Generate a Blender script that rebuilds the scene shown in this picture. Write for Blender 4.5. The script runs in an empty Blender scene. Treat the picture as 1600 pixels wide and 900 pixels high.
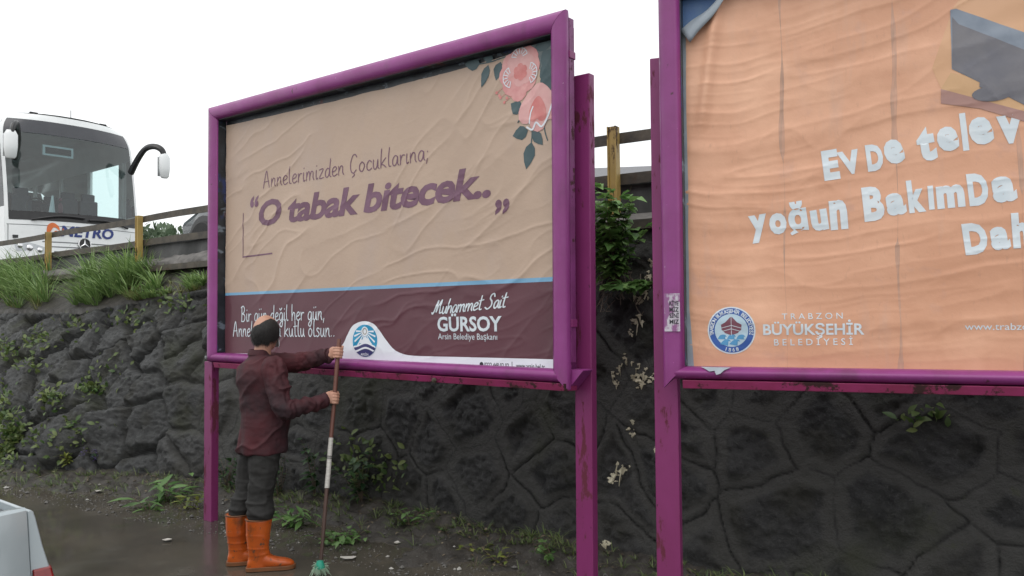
import bpy, bmesh, math, random
import numpy as np
from mathutils import Vector, Matrix

# ------------------------------------------------------------------ camera, sky, sun, exposure
SC = bpy.context.scene
COL = SC.collection
PI = math.pi
F_PX, PITCH, ROLL, CAM_H = 1260.9, 0.0344, -0.0128, 1.72      # photo is 1600 x 900


def ray(u, v):
    X, Y = u - 800, v - 450
    c, s = math.cos(-ROLL), math.sin(-ROLL)
    X, Y = X * c - Y * s, X * s + Y * c
    y, z = F_PX, -Y
    c, s = math.cos(PITCH), math.sin(PITCH)
    return Vector((X / F_PX, (y * c - z * s) / F_PX, (y * s + z * c) / F_PX))


def at(u, v, y):                      # point on the ray of a photo pixel, y metres ahead
    d = ray(u, v)
    return d * (y / d.y) + Vector((0, 0, CAM_H))


def gnd(u, v, z=0.0):
    d = ray(u, v)
    return d * ((z - CAM_H) / d.z) + Vector((0, 0, CAM_H))


def project(P):                       # numpy (n,3) -> pixels, depth
    P = np.asarray(P, float)
    x, y, z = P[:, 0], P[:, 1], P[:, 2] - CAM_H
    c, s = math.cos(PITCH), math.sin(PITCH)
    d = y * c + z * s
    u = -y * s + z * c
    d = np.where(d < .05, .05, d)
    X, Y = x / d * F_PX, -u / d * F_PX
    c, s = math.cos(ROLL), math.sin(ROLL)
    return 800 + X * c - Y * s, 450 + X * s + Y * c, d


cam_d = bpy.data.cameras.new('camera')
cam = bpy.data.objects.new('camera', cam_d)
COL.objects.link(cam)
cam_d.sensor_width = 36
cam_d.lens = F_PX / 1600 * 36
cam_d.clip_start, cam_d.clip_end = .05, 2000
fw = ray(800, 450).normalized()
rt = (ray(801, 450) - ray(800, 450)).normalized()
up = rt.cross(fw)
cam.matrix_world = Matrix(((rt.x, up.x, -fw.x, 0), (rt.y, up.y, -fw.y, 0), (rt.z, up.z, -fw.z, CAM_H), (0, 0, 0, 1)))
SC.camera = cam

SUN_EL, SUN_AZ = math.radians(62), math.radians(200)
wd = bpy.data.worlds.new('World')
SC.world = wd
wd.use_nodes = True
nt = wd.node_tree
bg = nt.nodes['Background']
sky = nt.nodes.new('ShaderNodeTexSky')
sky.sky_type = 'NISHITA'
sky.sun_disc = False
sky.sun_elevation = SUN_EL
sky.sun_rotation = SUN_AZ
sky.dust_density = 5
sky.air_density = 1
hs = nt.nodes.new('ShaderNodeHueSaturation')
hs.inputs['Saturation'].default_value = .25
nt.links.new(sky.outputs[0], hs.inputs['Color'])
tc = nt.nodes.new('ShaderNodeTexCoord')
cl = nt.nodes.new('ShaderNodeTexNoise')
cl.inputs['Scale'].default_value = 2.2
cl.inputs['Detail'].default_value = 5
nt.links.new(tc.outputs['Generated'], cl.inputs['Vector'])
cr = nt.nodes.new('ShaderNodeValToRGB')                      # overcast layer: almost even white-grey cloud
cr.color_ramp.elements[0].position, cr.color_ramp.elements[1].position = .3, .7
cr.color_ramp.elements[0].color = (.90, .93, .955, 1)
cr.color_ramp.elements[1].color = (1, 1, 1, 1)
nt.links.new(cl.outputs['Fac'], cr.inputs[0])
sc_ = nt.nodes.new('ShaderNodeVectorMath')
sc_.operation = 'SCALE'
sc_.inputs['Scale'].default_value = 9.0
nt.links.new(cr.outputs[0], sc_.inputs[0])
mx = nt.nodes.new('ShaderNodeMix')
mx.data_type = 'RGBA'
mx.inputs['Factor'].default_value = .86
nt.links.new(hs.outputs[0], mx.inputs['A'])
nt.links.new(sc_.outputs[0], mx.inputs['B'])
nt.links.new(mx.outputs['Result'], bg.inputs['Color'])
bg.inputs['Strength'].default_value = .12

sun_d = bpy.data.lights.new('sun', 'SUN')
sun_d.energy = .55
sun_d.angle = math.radians(50)
sun_d.color = (1, .97, .93)
sun = bpy.data.objects.new('sun', sun_d)
COL.objects.link(sun)
# sun stands behind the camera: light travels towards +Y and down
sd = Vector((math.sin(SUN_AZ) * math.cos(SUN_EL), math.cos(SUN_AZ) * math.cos(SUN_EL), math.sin(SUN_EL)))
sun.rotation_euler = sd.to_track_quat('Z', 'Y').to_euler()

SC.view_settings.view_transform = 'Standard'
SC.view_settings.look = 'None'
SC.view_settings.gamma = 1
SC.view_settings.use_curve_mapping = False
SC.view_settings.exposure = .42
SC.cycles.max_bounces = 6

# ------------------------------------------------------------------ numpy noise
RNG = np.random.default_rng(7)
random.seed(7)


def _h(ix, iy, seed):
    n = (ix.astype(np.int64) * 374761393 + iy.astype(np.int64) * 668265263 + seed * 974634777) & 0xFFFFFFFF
    n = ((n ^ (n >> 13)) * 1274126177) & 0xFFFFFFFF
    n = (n ^ (n >> 16)) & 0xFFFFFFFF
    return n / 4294967295.0


def noise(x, y, seed=0):
    x = np.asarray(x, float); y = np.asarray(y, float)
    x, y = np.broadcast_arrays(x, y)
    ix, iy = np.floor(x), np.floor(y)
    fx, fy = x - ix, y - iy
    fx = fx * fx * fx * (fx * (fx * 6 - 15) + 10)
    fy = fy * fy * fy * (fy * (fy * 6 - 15) + 10)
    a, b = _h(ix, iy, seed), _h(ix + 1, iy, seed)
    c, d = _h(ix, iy + 1, seed), _h(ix + 1, iy + 1, seed)
    return (a * (1 - fx) + b * fx) * (1 - fy) + (c * (1 - fx) + d * fx) * fy


def fbm(x, y, seed=0, octs=4):
    t, amp, tot = 0, .5, 0
    for o in range(octs):
        t = t + amp * noise(x * 2 ** o + 13.7 * o, y * 2 ** o + 7.1 * o, seed + o)
        tot += amp
        amp *= .5
    return t / tot - .5


def sstep(a, b, x):
    t = np.clip((np.asarray(x, float) - a) / (b - a), 0, 1)
    return t * t * (3 - 2 * t)


# ------------------------------------------------------------------ object helpers
def tag(o, label=None, cat=None, group=None, kind=None):
    if label: o['label'] = label
    if cat: o['category'] = cat
    if group: o['group'] = group
    if kind: o['kind'] = kind
    return o


def empty(name, loc=(0, 0, 0), rotz=0, label=None, cat=None, group=None):
    o = bpy.data.objects.new(name, None)
    o.empty_display_size = .2
    COL.objects.link(o)
    o.location = loc
    o.rotation_euler = (0, 0, rotz)
    return tag(o, label, cat, group)


def link(name, me, m, parent=None, smooth=True):
    if m is not None:
        for mm in (m if isinstance(m, (list, tuple)) else [m]):
            me.materials.append(mm)
    if smooth:
        me.polygons.foreach_set('use_smooth', np.ones(len(me.polygons), bool))
    o = bpy.data.objects.new(name, me)
    COL.objects.link(o)
    if parent: o.parent = parent
    return o


def np_mesh(name, V, Fq):
    me = bpy.data.meshes.new(name)
    me.from_pydata([tuple(map(float, v)) for v in V], [], [tuple(map(int, f)) for f in Fq])
    me.update()
    return me


def grid_mesh(name, P):                # P (ny,nx,3)
    ny, nx = P.shape[:2]
    me = bpy.data.meshes.new(name)
    idx = np.arange(ny * nx).reshape(ny, nx)
    q = np.stack([idx[:-1, :-1], idx[:-1, 1:], idx[1:, 1:], idx[1:, :-1]], -1).reshape(-1, 4)
    me.vertices.add(ny * nx)
    me.vertices.foreach_set('co', P.reshape(-1).astype(np.float32))
    me.loops.add(q.size)
    me.loops.foreach_set('vertex_index', q.reshape(-1).astype(np.int32))
    me.polygons.add(len(q))
    me.polygons.foreach_set('loop_start', (np.arange(len(q)) * 4).astype(np.int32))
    me.update(calc_edges=True)
    return me


class MB:
    """collects shapes, then links them as ONE mesh object"""

    def __init__(self):
        self.v, self.f, self.mi = [], [], []

    def add(self, V, Fs, mi=0):
        b = len(self.v)
        self.v += [tuple(p) for p in V]
        self.f += [tuple(b + i for i in f) for f in Fs]
        self.mi += [mi] * len(Fs)
        return self

    def box(self, c, s, rot=None, mi=0):
        x, y, z = s[0] / 2, s[1] / 2, s[2] / 2
        V = [Vector(p) for p in ((-x, -y, -z), (x, -y, -z), (x, y, -z), (-x, y, -z), (-x, -y, z), (x, -y, z), (x, y, z), (-x, y, z))]
        if rot is not None: V = [rot @ p for p in V]
        c = Vector(c)
        return self.add([p + c for p in V], [(0, 3, 2, 1), (4, 5, 6, 7), (0, 1, 5, 4), (1, 2, 6, 5), (2, 3, 7, 6), (3, 0, 4, 7)], mi)

    def bar(self, a, b, w, h, upv=(0, 0, 1), mi=0):
        a, b = Vector(a), Vector(b)
        d = (b - a)
        L = d.length
        d.normalize()
        sx = d.cross(Vector(upv)).normalized()
        uz = sx.cross(d)
        R = Matrix((sx, d, uz)).transposed()
        return self.box((a + b) / 2, (w, L, h), R, mi)

    def loft(self, rings, cap=True, mi=0):
        n = len(rings[0])
        V = [p for r in rings for p in r]
        Fs = []
        for i in range(len(rings) - 1):
            for j in range(n):
                k = (j + 1) % n
                Fs.append((i * n + j, i * n + k, (i + 1) * n + k, (i + 1) * n + j))
        if cap:
            Fs.append(tuple(range(n - 1, -1, -1)))
            Fs.append(tuple((len(rings) - 1) * n + j for j in range(n)))
        return self.add(V, Fs, mi)

    def tube(self, pts, r, n=10, mi=0, cap=True, sq=1.0):
        pts = [Vector(p) for p in pts]
        rr = r if isinstance(r, (list, tuple)) else [r] * len(pts)
        rings = []
        pu = None
        for i, p in enumerate(pts):
            d = (pts[min(i + 1, len(pts) - 1)] - pts[max(i - 1, 0)]).normalized()
            if pu is None:
                pu = d.orthogonal().normalized()
            else:
                pu = (pu - d * pu.dot(d)).normalized()
            w = d.cross(pu)
            rings.append([p + (pu * math.cos(2 * PI * k / n) + w * math.sin(2 * PI * k / n) * sq) * rr[i] for k in range(n)])
        return self.loft(rings, cap, mi)

    def lathe(self, prof, c, axis='Z', n=24, mi=0):    # prof: (r, h) from one end to the other
        c = Vector(c)
        rings = []
        for r, h in prof:
            ring = []
            for k in range(n):
                a = 2 * PI * k / n
                p = (r * math.cos(a), r * math.sin(a), h)
                if axis == 'Y': p = (p[0], -p[2], p[1])
                if axis == 'X': p = (p[2], p[0], p[1])
                ring.append(c + Vector(p))
            rings.append(ring)
        return self.loft(rings, True, mi)

    def sphere(self, c, r, n=12, m=8, R=None, mi=0):
        c = Vector(c)
        r = r if isinstance(r, (list, tuple)) else (r, r, r)
        rings = []
        for i in range(m + 1):
            t = PI * (i + .02 if i == 0 else i - .02 if i == m else i) / m
            ring = []
            for k in range(n):
                p = Vector((r[0] * math.sin(t) * math.cos(2 * PI * k / n), r[1] * math.sin(t) * math.sin(2 * PI * k / n), -r[2] * math.cos(t)))
                ring.append(c + (R @ p if R is not None else p))
            rings.append(ring)
        return self.loft(rings, True, mi)

    def build(self, name, m, parent=None, smooth=False, bevel=0, seg=2, angle=35):
        me = bpy.data.meshes.new(name)
        me.from_pydata([tuple(p) for p in self.v], [], self.f)
        bm = bmesh.new()
        bm.from_mesh(me)
        bmesh.ops.recalc_face_normals(bm, faces=bm.faces)
        bm.to_mesh(me)
        bm.free()
        me.polygons.foreach_set('material_index', np.array(self.mi, np.int32))
        o = link(name, me, m, parent, smooth)
        if smooth:
            me.set_sharp_from_angle(angle=math.radians(angle))
        if bevel:
            md = o.modifiers.new('bevel', 'BEVEL')
            md.width, md.segments, md.limit_method, md.angle_limit = bevel, seg, 'ANGLE', math.radians(40)
            me.polygons.foreach_set('use_smooth', np.ones(len(me.polygons), bool))
            if not smooth: md.harden_normals = True
        return o


# ------------------------------------------------------------------ materials
def mat(name, col, rough=.6, col2=None, nscale=6, namt=1.0, ramp=(.35, .65), stretch=(1, 1, 1), bump=0, bscale=40, metal=0, spec=.5,
        coat=0, rust=0, rustcol=(.075, .022, .012), rustscale=7, rvar=0, trans=0, sheen=0, detail=6, spots=None):
    m = bpy.data.materials.new(name)
    m.use_nodes = True
    t = m.node_tree
    N, L = t.nodes, t.links
    p = N['Principled BSDF']
    p.inputs['Roughness'].default_value = rough
    p.inputs['Metallic'].default_value = metal
    p.inputs['Specular IOR Level'].default_value = spec
    p.inputs['Coat Weight'].default_value = coat
    p.inputs['Coat Roughness'].default_value = .08
    if trans: p.inputs['Transmission Weight'].default_value = trans
    tc = N.new('ShaderNodeTexCoord')
    mp = N.new('ShaderNodeMapping')
    mp.inputs['Scale'].default_value = stretch
    L.new(tc.outputs['Object'], mp.inputs['Vector'])

    def nz(scale, det=detail, vec=None, rough_=.6):
        n = N.new('ShaderNodeTexNoise')
        n.inputs['Scale'].default_value = scale
        n.inputs['Detail'].default_value = det
        n.inputs['Roughness'].default_value = rough_
        L.new((vec or mp).outputs[0], n.inputs['Vector'])
        return n

    def rmp(src, a, b):
        r = N.new('ShaderNodeMapRange')
        r.inputs['From Min'].default_value, r.inputs['From Max'].default_value = a, b
        r.clamp = True
        L.new(src, r.inputs['Value'])
        return r

    def mixc(fac, a, b):
        x = N.new('ShaderNodeMix')
        x.data_type = 'RGBA'
        L.new(fac, x.inputs['Factor'])
        for k, q in (('A', a), ('B', b)):
            if isinstance(q, tuple): x.inputs[k].default_value = (*q[:3], 1)
            else: L.new(q, x.inputs[k])
        return x.outputs['Result']

    cur = None
    if col2 is None: col2 = tuple(c * .8 for c in col)
    n1 = nz(nscale)
    r1 = rmp(n1.outputs['Fac'], *ramp)
    cur = mixc(r1.outputs[0], tuple(col), tuple(col2))
    if spots:                                    # (colour, scale, lo, hi, stretch)
        for sc, ss, lo, hi, st in spots:
            mp2 = N.new('ShaderNodeMapping')
            mp2.inputs['Scale'].default_value = st
            mp2.inputs['Location'].default_value = (3.1, 1.7, 5.3)
            L.new(tc.outputs['Object'], mp2.inputs['Vector'])
            n2 = nz(ss, 5, mp2)
            cur = mixc(rmp(n2.outputs['Fac'], lo, hi).outputs[0], cur, sc)
    if rust:
        n3 = nz(rustscale, 8, None, .7)
        rr = rmp(n3.outputs['Fac'], .62 - rust, .66 - rust * .9)
        cur = mixc(rr.outputs[0], cur, rustcol)
        r2 = N.new('ShaderNodeMapRange')
        r2.inputs['To Min'].default_value, r2.inputs['To Max'].default_value = rough, .85
        L.new(rr.outputs[0], r2.inputs['Value'])
        L.new(r2.outputs[0], p.inputs['Roughness'])
    elif rvar:
        n4 = nz(nscale * 1.7, 4)
        r2 = rmp(n4.outputs['Fac'], .35, .65)
        r2.inputs['To Min'].default_value, r2.inputs['To Max'].default_value = max(.02, rough - rvar), min(1, rough + rvar)
        L.new(r2.outputs[0], p.inputs['Roughness'])
    L.new(cur, p.inputs['Base Color'])
    if bump:
        nb = nz(bscale, 8)
        b = N.new('ShaderNodeBump')
        b.inputs['Strength'].default_value = bump
        b.inputs['Distance'].default_value = .01
        L.new(nb.outputs['Fac'], b.inputs['Height'])
        L.new(b.outputs[0], p.inputs['Normal'])
    return m


def glass(name, tint=(.5, .55, .55), rough=.02, ior=1.5):
    m = bpy.data.materials.new(name)
    m.use_nodes = True
    t = m.node_tree
    t.nodes.clear()
    o = t.nodes.new('ShaderNodeOutputMaterial')
    a = t.nodes.new('ShaderNodeBsdfTransparent')
    a.inputs[0].default_value = (*tint, 1)
    g = t.nodes.new('ShaderNodeBsdfGlossy')
    g.inputs['Roughness'].default_value = rough
    fr = t.nodes.new('ShaderNodeFresnel')
    fr.inputs['IOR'].default_value = ior
    mx = t.nodes.new('ShaderNodeMixShader')
    t.links.new(fr.outputs[0], mx.inputs[0])
    t.links.new(a.outputs[0], mx.inputs[1])
    t.links.new(g.outputs[0], mx.inputs[2])
    t.links.new(mx.outputs[0], o.inputs[0])
    return m


M = {}
M['purple'] = mat('purple_paint', (.262, .044, .215), .38, (.215, .034, .165), 3, spec=.5, bump=.06, bscale=60, rvar=.1,
                  spots=[((.42, .12, .36), 30, .70, .72, (1, 1, 1)), ((.09, .02, .05), 22, .69, .73, (1, 1, .5)), ((.17, .035, .13), 3.5, .55, .72, (1.6, 1.6, .5)), ((.50, .34, .48), 55, .735, .75, (1, 1, 1))])
M['post'] = mat('purple_post_paint', (.235, .032, .15), .42, (.185, .024, .105), 2.2, spec=.45, bump=.1, bscale=50, rust=.055, rustcol=(.11, .016, .035),
                rustscale=9, stretch=(1, 1, .35), spots=[((.035, .012, .012), 34, .70, .73, (1, 1, .6))])
M['ledge'] = mat('rusty_magenta_paint', (.27, .028, .115), .45, (.20, .022, .07), 5, spec=.4, bump=.2, bscale=45, rust=.085, rustcol=(.035, .012, .012), rustscale=9)
M['frame_back'] = mat('faded_purple_steel', (.22, .04, .18), .45, (.14, .022, .10), 5, bump=.1, rust=.06, rustcol=(.06, .016, .02))
M['lip'] = mat('grimy_dark_panel', (.035, .045, .055), .4, (.012, .014, .018), 7, bump=.1, spots=[((.16, .20, .24), 5, .60, .66, (1, 1, 2)), ((.03, .05, .16), 4, .58, .66, (1, 1, 1)), ((.10, .03, .03), 3.3, .63, .68, (1, 1, 1))])
M['oldblue'] = mat('old_blue_paper', (.04, .13, .36), .45, (.10, .19, .34), 6, bump=.15)
M['yellow'] = mat('worn_yellow_paint', (.46, .32, .09), .55, (.33, .23, .08), 6, bump=.2, bscale=35, rust=.075, rustcol=(.055, .03, .016), stretch=(1, 1, .4))
M['rail'] = mat('weathered_rail_steel', (.034, .029, .023), .6, (.085, .070, .050), 7, bump=.35, bscale=30, stretch=(1, 1, 1), spots=[((.05, .03, .018), 5, .55, .65, (1, 1, 1))])
M['concrete'] = mat('damp_concrete', (.085, .085, .083), .7, (.045, .045, .045), 3.5, bump=.4, bscale=25, spots=[((.022, .023, .022), 2, .50, .66, (1, 1, .3))])
M['steel'] = mat('galvanised_steel', (.28, .29, .30), .4, (.18, .19, .2), 9, metal=.7)
M['black'] = mat('black_plastic', (.012, .012, .013), .35, (.02, .02, .021), 12)
M['rubber'] = mat('tyre_rubber', (.018, .018, .018), .75, (.028, .027, .026), 20, bump=.2)
M['white'] = mat('bus_white_paint', (.80, .82, .82), .22, (.72, .75, .75), 2, coat=.4)
M['silver'] = mat('silver_car_paint', (.37, .42, .44), .30, (.33, .38, .40), 3, metal=.25, coat=.55, spots=[((.34, .36, .36), 60, .68, .72, (1, 1, 1))])
M['teal'] = mat('dark_teal_car_paint', (.018, .030, .036), .25, (.016, .026, .032), 3, coat=.7)
M['red'] = mat('red_lamp_plastic', (.26, .014, .014), .18, (.20, .010, .010), 30, coat=.6)
M['chrome'] = mat('chrome', (.75, .76, .77), .15, (.6, .6, .6), 5, metal=1)
M['headlamp'] = mat('clear_lamp', (.55, .58, .6), .12, (.4, .43, .45), 14, coat=.8)
M['glass'] = glass('tinted_glass', (.70, .88, .88))
M['glass_front'] = glass('windscreen_glass', (.70, .88, .88), .03, 1.8)
M['glass_side'] = glass('side_window_glass', (.93, .97, .96))
M['glass_dark'] = glass('dark_glass', (.30, .34, .34))
M['seat'] = mat('grey_seat_cloth', (.06, .06, .068), .8, (.04, .042, .05), 15)
M['interior'] = mat('dark_trim', (.03, .033, .035), .6, (.045, .045, .045), 6)
M['beige'] = mat('beige_print', (.515, .385, .295), .42, (.465, .345, .265), 1.6, bump=.3, bscale=13, spec=.35, spots=[((.47, .36, .295), 2.2, .52, .72, (1, 1, .5))])
M['maroon'] = mat('maroon_print', (.125, .048, .062), .38, (.105, .04, .052), 2.5, bump=.12, bscale=9, spec=.4)
M['bluestrip'] = mat('pale_blue_print', (.20, .42, .62), .4, (.18, .38, .57), 4)
M['offwhite'] = mat('white_print', (.78, .82, .86), .4, (.72, .76, .81), 3, bump=.1, bscale=9)
M['plum'] = mat('plum_ink', (.135, .055, .095), .42, (.19, .09, .145), 7, bump=.12, bscale=9)
M['orange'] = mat('orange_print', (.70, .385, .25), .42, (.64, .335, .21), 1.4, bump=.3, bscale=11, spec=.35,
                  spots=[((.56, .31, .205), 30, .60, .80, (2.4, 1, .7)), ((.58, .33, .24), 5, .60, .74, (1, 1, 1)), ((.60, .36, .26), 3.2, .60, .78, (2.2, 1, .35)), ((.82, .48, .32), 1.1, .5, .7, (1, 1, 1))])
M['ink_white'] = mat('pale_ink', (.70, .76, .80), .42, (.60, .68, .73), 9, bump=.12, bscale=9)
M['ink_dark'] = mat('dark_ink', (.02, .02, .03), .45)
M['seam'] = mat('grey_seam_stain', (.42, .27, .20), .45, (.58, .33, .23), 14, ramp=(.3, .6), stretch=(3, 1, .5))
M['paperback'] = mat('grey_paper_back', (.33, .38, .42), .5, (.26, .30, .34), 5, bump=.15, bscale=15)
M['stain'] = mat('cream_paint_splash', (.60, .56, .42), .5, (.40, .36, .25), 12)
M['skin'] = mat('skin', (.50, .28, .20), .5, (.45, .23, .16), 14, bump=.08, bscale=120, spec=.4)
M['hair'] = mat('dark_hair', (.007, .006, .006), .7, (.016, .014, .013), 60, bump=.5, bscale=160, stretch=(1, 1, .3))
M['shirt'] = mat('maroon_work_shirt', (.066, .0065, .011), .8, (.024, .010, .014), 3.0, ramp=(.36, .64), bump=.2, bscale=70)
M['trousers'] = mat('dark_trousers', (.013, .013, .012), .8, (.019, .018, .017), 5, bump=.25, bscale=70)
M['boot'] = mat('orange_rubber', (.52, .105, .014), .3, (.42, .075, .01), 6, spec=.5, spots=[((.16, .05, .015), 9, .60, .72, (1, 1, .6)), ((.09, .06, .04), 34, .62, .66, (1, 1, 1))])
M['sole'] = mat('brown_boot_sole', (.20, .075, .025), .6, (.12, .05, .02), 9)
M['mask'] = mat('white_mask_cloth', (.7, .73, .75), .7)
M['eye'] = mat('eye_white', (.6, .58, .55), .2)
M['pole_wood'] = mat('brown_pole_wood', (.17, .065, .042), .5, (.11, .042, .03), 9, stretch=(1, 1, .1))
M['pole_tape'] = mat('white_pole_tape', (.55, .53, .49), .5, (.40, .38, .35), 20, stretch=(1, 1, 6))
M['pole_dark'] = mat('dark_pole_wood', (.05, .028, .022), .5, (.075, .04, .03), 9, stretch=(1, 1, .1))
M['green_plastic'] = mat('green_brush_plastic', (.02, .30, .20), .4)
M['bristle'] = mat('pale_bristle', (.42, .50, .40), .6, (.22, .40, .26), 60)


def leafmat(name, c1, c2, trl=.3):
    m = bpy.data.materials.new(name)
    m.use_nodes = True
    t = m.node_tree
    N, L = t.nodes, t.links
    p = N['Principled BSDF']
    p.inputs['Roughness'].default_value = .45
    oi = N.new('ShaderNodeNewGeometry')
    r = N.new('ShaderNodeValToRGB')
    r.color_ramp.elements[0].color = (*c1, 1)
    r.color_ramp.elements[1].color = (*c2, 1)
    L.new(oi.outputs['Random Per Island'], r.inputs[0])
    L.new(r.outputs[0], p.inputs['Base Color'])
    tr = N.new('ShaderNodeBsdfTranslucent')
    L.new(r.outputs[0], tr.inputs[0])
    mx = N.new('ShaderNodeMixShader')
    mx.inputs[0].default_value = trl
    L.new(p.outputs[0], mx.inputs[1])
    L.new(tr.outputs[0], mx.inputs[2])
    L.new(mx.outputs[0], N['Material Output'].inputs[0])
    return m


M['grass'] = leafmat('grass_blade', (.09, .18, .045), (.30, .42, .15))
M['grass_dry'] = leafmat('grass_dry_blade', (.10, .13, .03), (.26, .25, .10))
M['leaf'] = leafmat('leaf_green', (.06, .14, .035), (.17, .30, .09))
M['leaf_dark'] = leafmat('leaf_dark_green', (.018, .05, .018), (.06, .12, .04))
M['leaf_bramble'] = leafmat('bramble_leaf', (.09, .21, .05), (.25, .42, .13))
M['verge_blade'] = leafmat('verge_blade', (.05, .10, .025), (.16, .20, .06))
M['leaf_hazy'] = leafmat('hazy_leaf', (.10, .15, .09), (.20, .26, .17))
M['leaf_yellow'] = leafmat('leaf_yellow_green', (.10, .14, .025), (.24, .26, .05))
M['stem'] = mat('brown_stem', (.10, .07, .045), .7, (.06, .045, .03), 20)
M['flower'] = leafmat('violet_flower', (.06, .04, .16), (.14, .10, .28), .2)

# ------------------------------------------------------------------ the setting
WO, WA, WN = np.array([.78, 6.175]), np.array([-.7795, .6264]), np.array([.6264, .7795])
ROAD2 = 2.52


def woff(s):
    q = -(np.asarray(s, float) + .8)
    return .3 * np.logaddexp(0, q / .5) * .5


def W(s, n, z):
    s = np.asarray(s, float); n = np.asarray(n, float) + woff(s); z = np.asarray(z, float)
    s, n, z = np.broadcast_arrays(s, n, z)
    return np.stack([WO[0] + WA[0] * s + WN[0] * n, WO[1] + WA[1] * s + WN[1] * n, z], -1)


def Wp(s, n, z):
    return Vector(W(s, n, z).tolist())


BASE_S = [-30, -3, -1, 0, 2, 3.5, 5, 6.6, 8, 12, 30]
BASE_N = [-.95, -.92, -.70, -.52, -.47, -.78, -1.05, -1.75, -2.0, -2.0, -2.0]
TOP_S = [-30, 2, 5, 8, 12, 30]
TOP_N = [-.06, -.08, -.32, -.6, -.6, -.6]
TOP_Z = [2.42, 2.38, 2.1, 1.85, 1.9, 1.9]
EDGE_S = [-3, .5, 1.7, 3.1, 6.5, 30]
EDGE_N = [-1.75, -1.42, -1.55, -1.70, -2.15, -2.6]

# ground: one sheet to the horizon, wet worn asphalt near the camera
m = bpy.data.materials.new('wet_asphalt')
m.use_nodes = True
t = m.node_tree
N, L = t.nodes, t.links
p = N['Principled BSDF']
tc = N.new('ShaderNodeTexCoord')


def _n(scale, det=6, ro=.6, typ='ShaderNodeTexNoise'):
    n = N.new(typ)
    n.inputs['Scale'].default_value = scale
    if typ == 'ShaderNodeTexNoise':
        n.inputs['Detail'].default_value = det
        n.inputs['Roughness'].default_value = ro
    L.new(tc.outputs['Object'], n.inputs['Vector'])
    return n


def _r(src, a, b, c=0, d=1):
    r = N.new('ShaderNodeMapRange')
    for k, v_ in zip(('From Min', 'From Max', 'To Min', 'To Max'), (a, b, c, d)): r.inputs[k].default_value = v_
    L.new(src, r.inputs['Value'])
    return r.outputs[0]


def _m(f, a, b):
    x = N.new('ShaderNodeMix')
    x.data_type = 'RGBA'
    L.new(f, x.inputs['Factor'])
    for k, q in (('A', a), ('B', b)):
        if isinstance(q, tuple): x.inputs[k].default_value = (*q, 1)
        else: L.new(q, x.inputs[k])
    return x.outputs['Result']


n1, n2, n3 = _n(.9), _n(5), _n(120, 3)
c = _m(_r(n1.outputs['Fac'], .4, .6), (.085, .074, .058), (.054, .048, .039))
c = _m(_r(n2.outputs['Fac'], .55, .75, 0, .7), c, (.105, .088, .066))
c = _m(_r(n3.outputs['Fac'], .62, .72, 0, .5), c, (.11, .10, .09))
L.new(c, p.inputs['Base Color'])
wet = _n(.7, 4)
L.new(_r(wet.outputs['Fac'], .46, .64, .06, .32), p.inputs['Roughness'])
bm_ = N.new('ShaderNodeBump')
bm_.inputs['Distance'].default_value = .004
L.new(_r(wet.outputs['Fac'], .46, .64, .03, .35), bm_.inputs['Strength'])
nb = _n(90, 6)
L.new(nb.outputs['Fac'], bm_.inputs['Height'])
L.new(bm_.outputs[0], p.inputs['Normal'])
M['asphalt'] = m
me = np_mesh('ground', [(-400, -400, 0), (400, -400, 0), (400, 600, 0), (-400, 600, 0)], [(0, 1, 2, 3)])
tag(link('ground', me, M['asphalt'], None, False), 'wet brown grey asphalt lane in front of the wall', kind='structure')

# dirt verge
S = np.concatenate([np.arange(-9, -2.5, .12), np.arange(-2.5, 9, .03), np.arange(9, 26, .15)])
T = np.linspace(0, 1, 46)
ss, tt = np.meshgrid(S, T)
ne = np.interp(ss, EDGE_S, EDGE_N) + fbm(ss * 1.4, ss * 0 + 3, 5) * .5
nb_ = np.interp(ss, BASE_S, BASE_N) + .25
nn = ne + (nb_ - ne) * tt
zz = -.014 + .13 * sstep(.1, .95, tt) + fbm(ss * 2.2, nn * 2.2, 11) * .10 * sstep(0, .25, tt) + fbm(ss * 9, nn * 9, 12) * .075 * (.15 + sstep(0, .3, tt)) + fbm(ss * 30, nn * 30, 13, 2) * .02 * sstep(0, .2, tt)
VG = W(ss, nn, zz)
M['dirt'] = mat('damp_dirt', (.042, .036, .029), .6, (.019, .016, .013), 5, bump=.8, bscale=60, rvar=.15,
                spots=[((.10, .09, .078), 70, .64, .68, (1, 1, 1)), ((.045, .055, .02), 3, .60, .68, (1, 1, 1))])
vg = grid_mesh('verge', VG)
tag(link('dirt_verge', vg, M['dirt']), 'strip of damp dirt and gravel along the wall foot', kind='structure')


def verge_z(s, n):
    d = (VG[..., 0] - W(s, n, 0)[0]) ** 2 + (VG[..., 1] - W(s, n, 0)[1]) ** 2
    return float(VG.reshape(-1, 3)[d.argmin(), 2])


def sn(x, y):                          # world xy -> wall frame (ignores the bend)
    d = np.array([x, y]) - WO
    s = float(d @ WA)
    return s, float(d @ WN) - float(woff(s))


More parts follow.
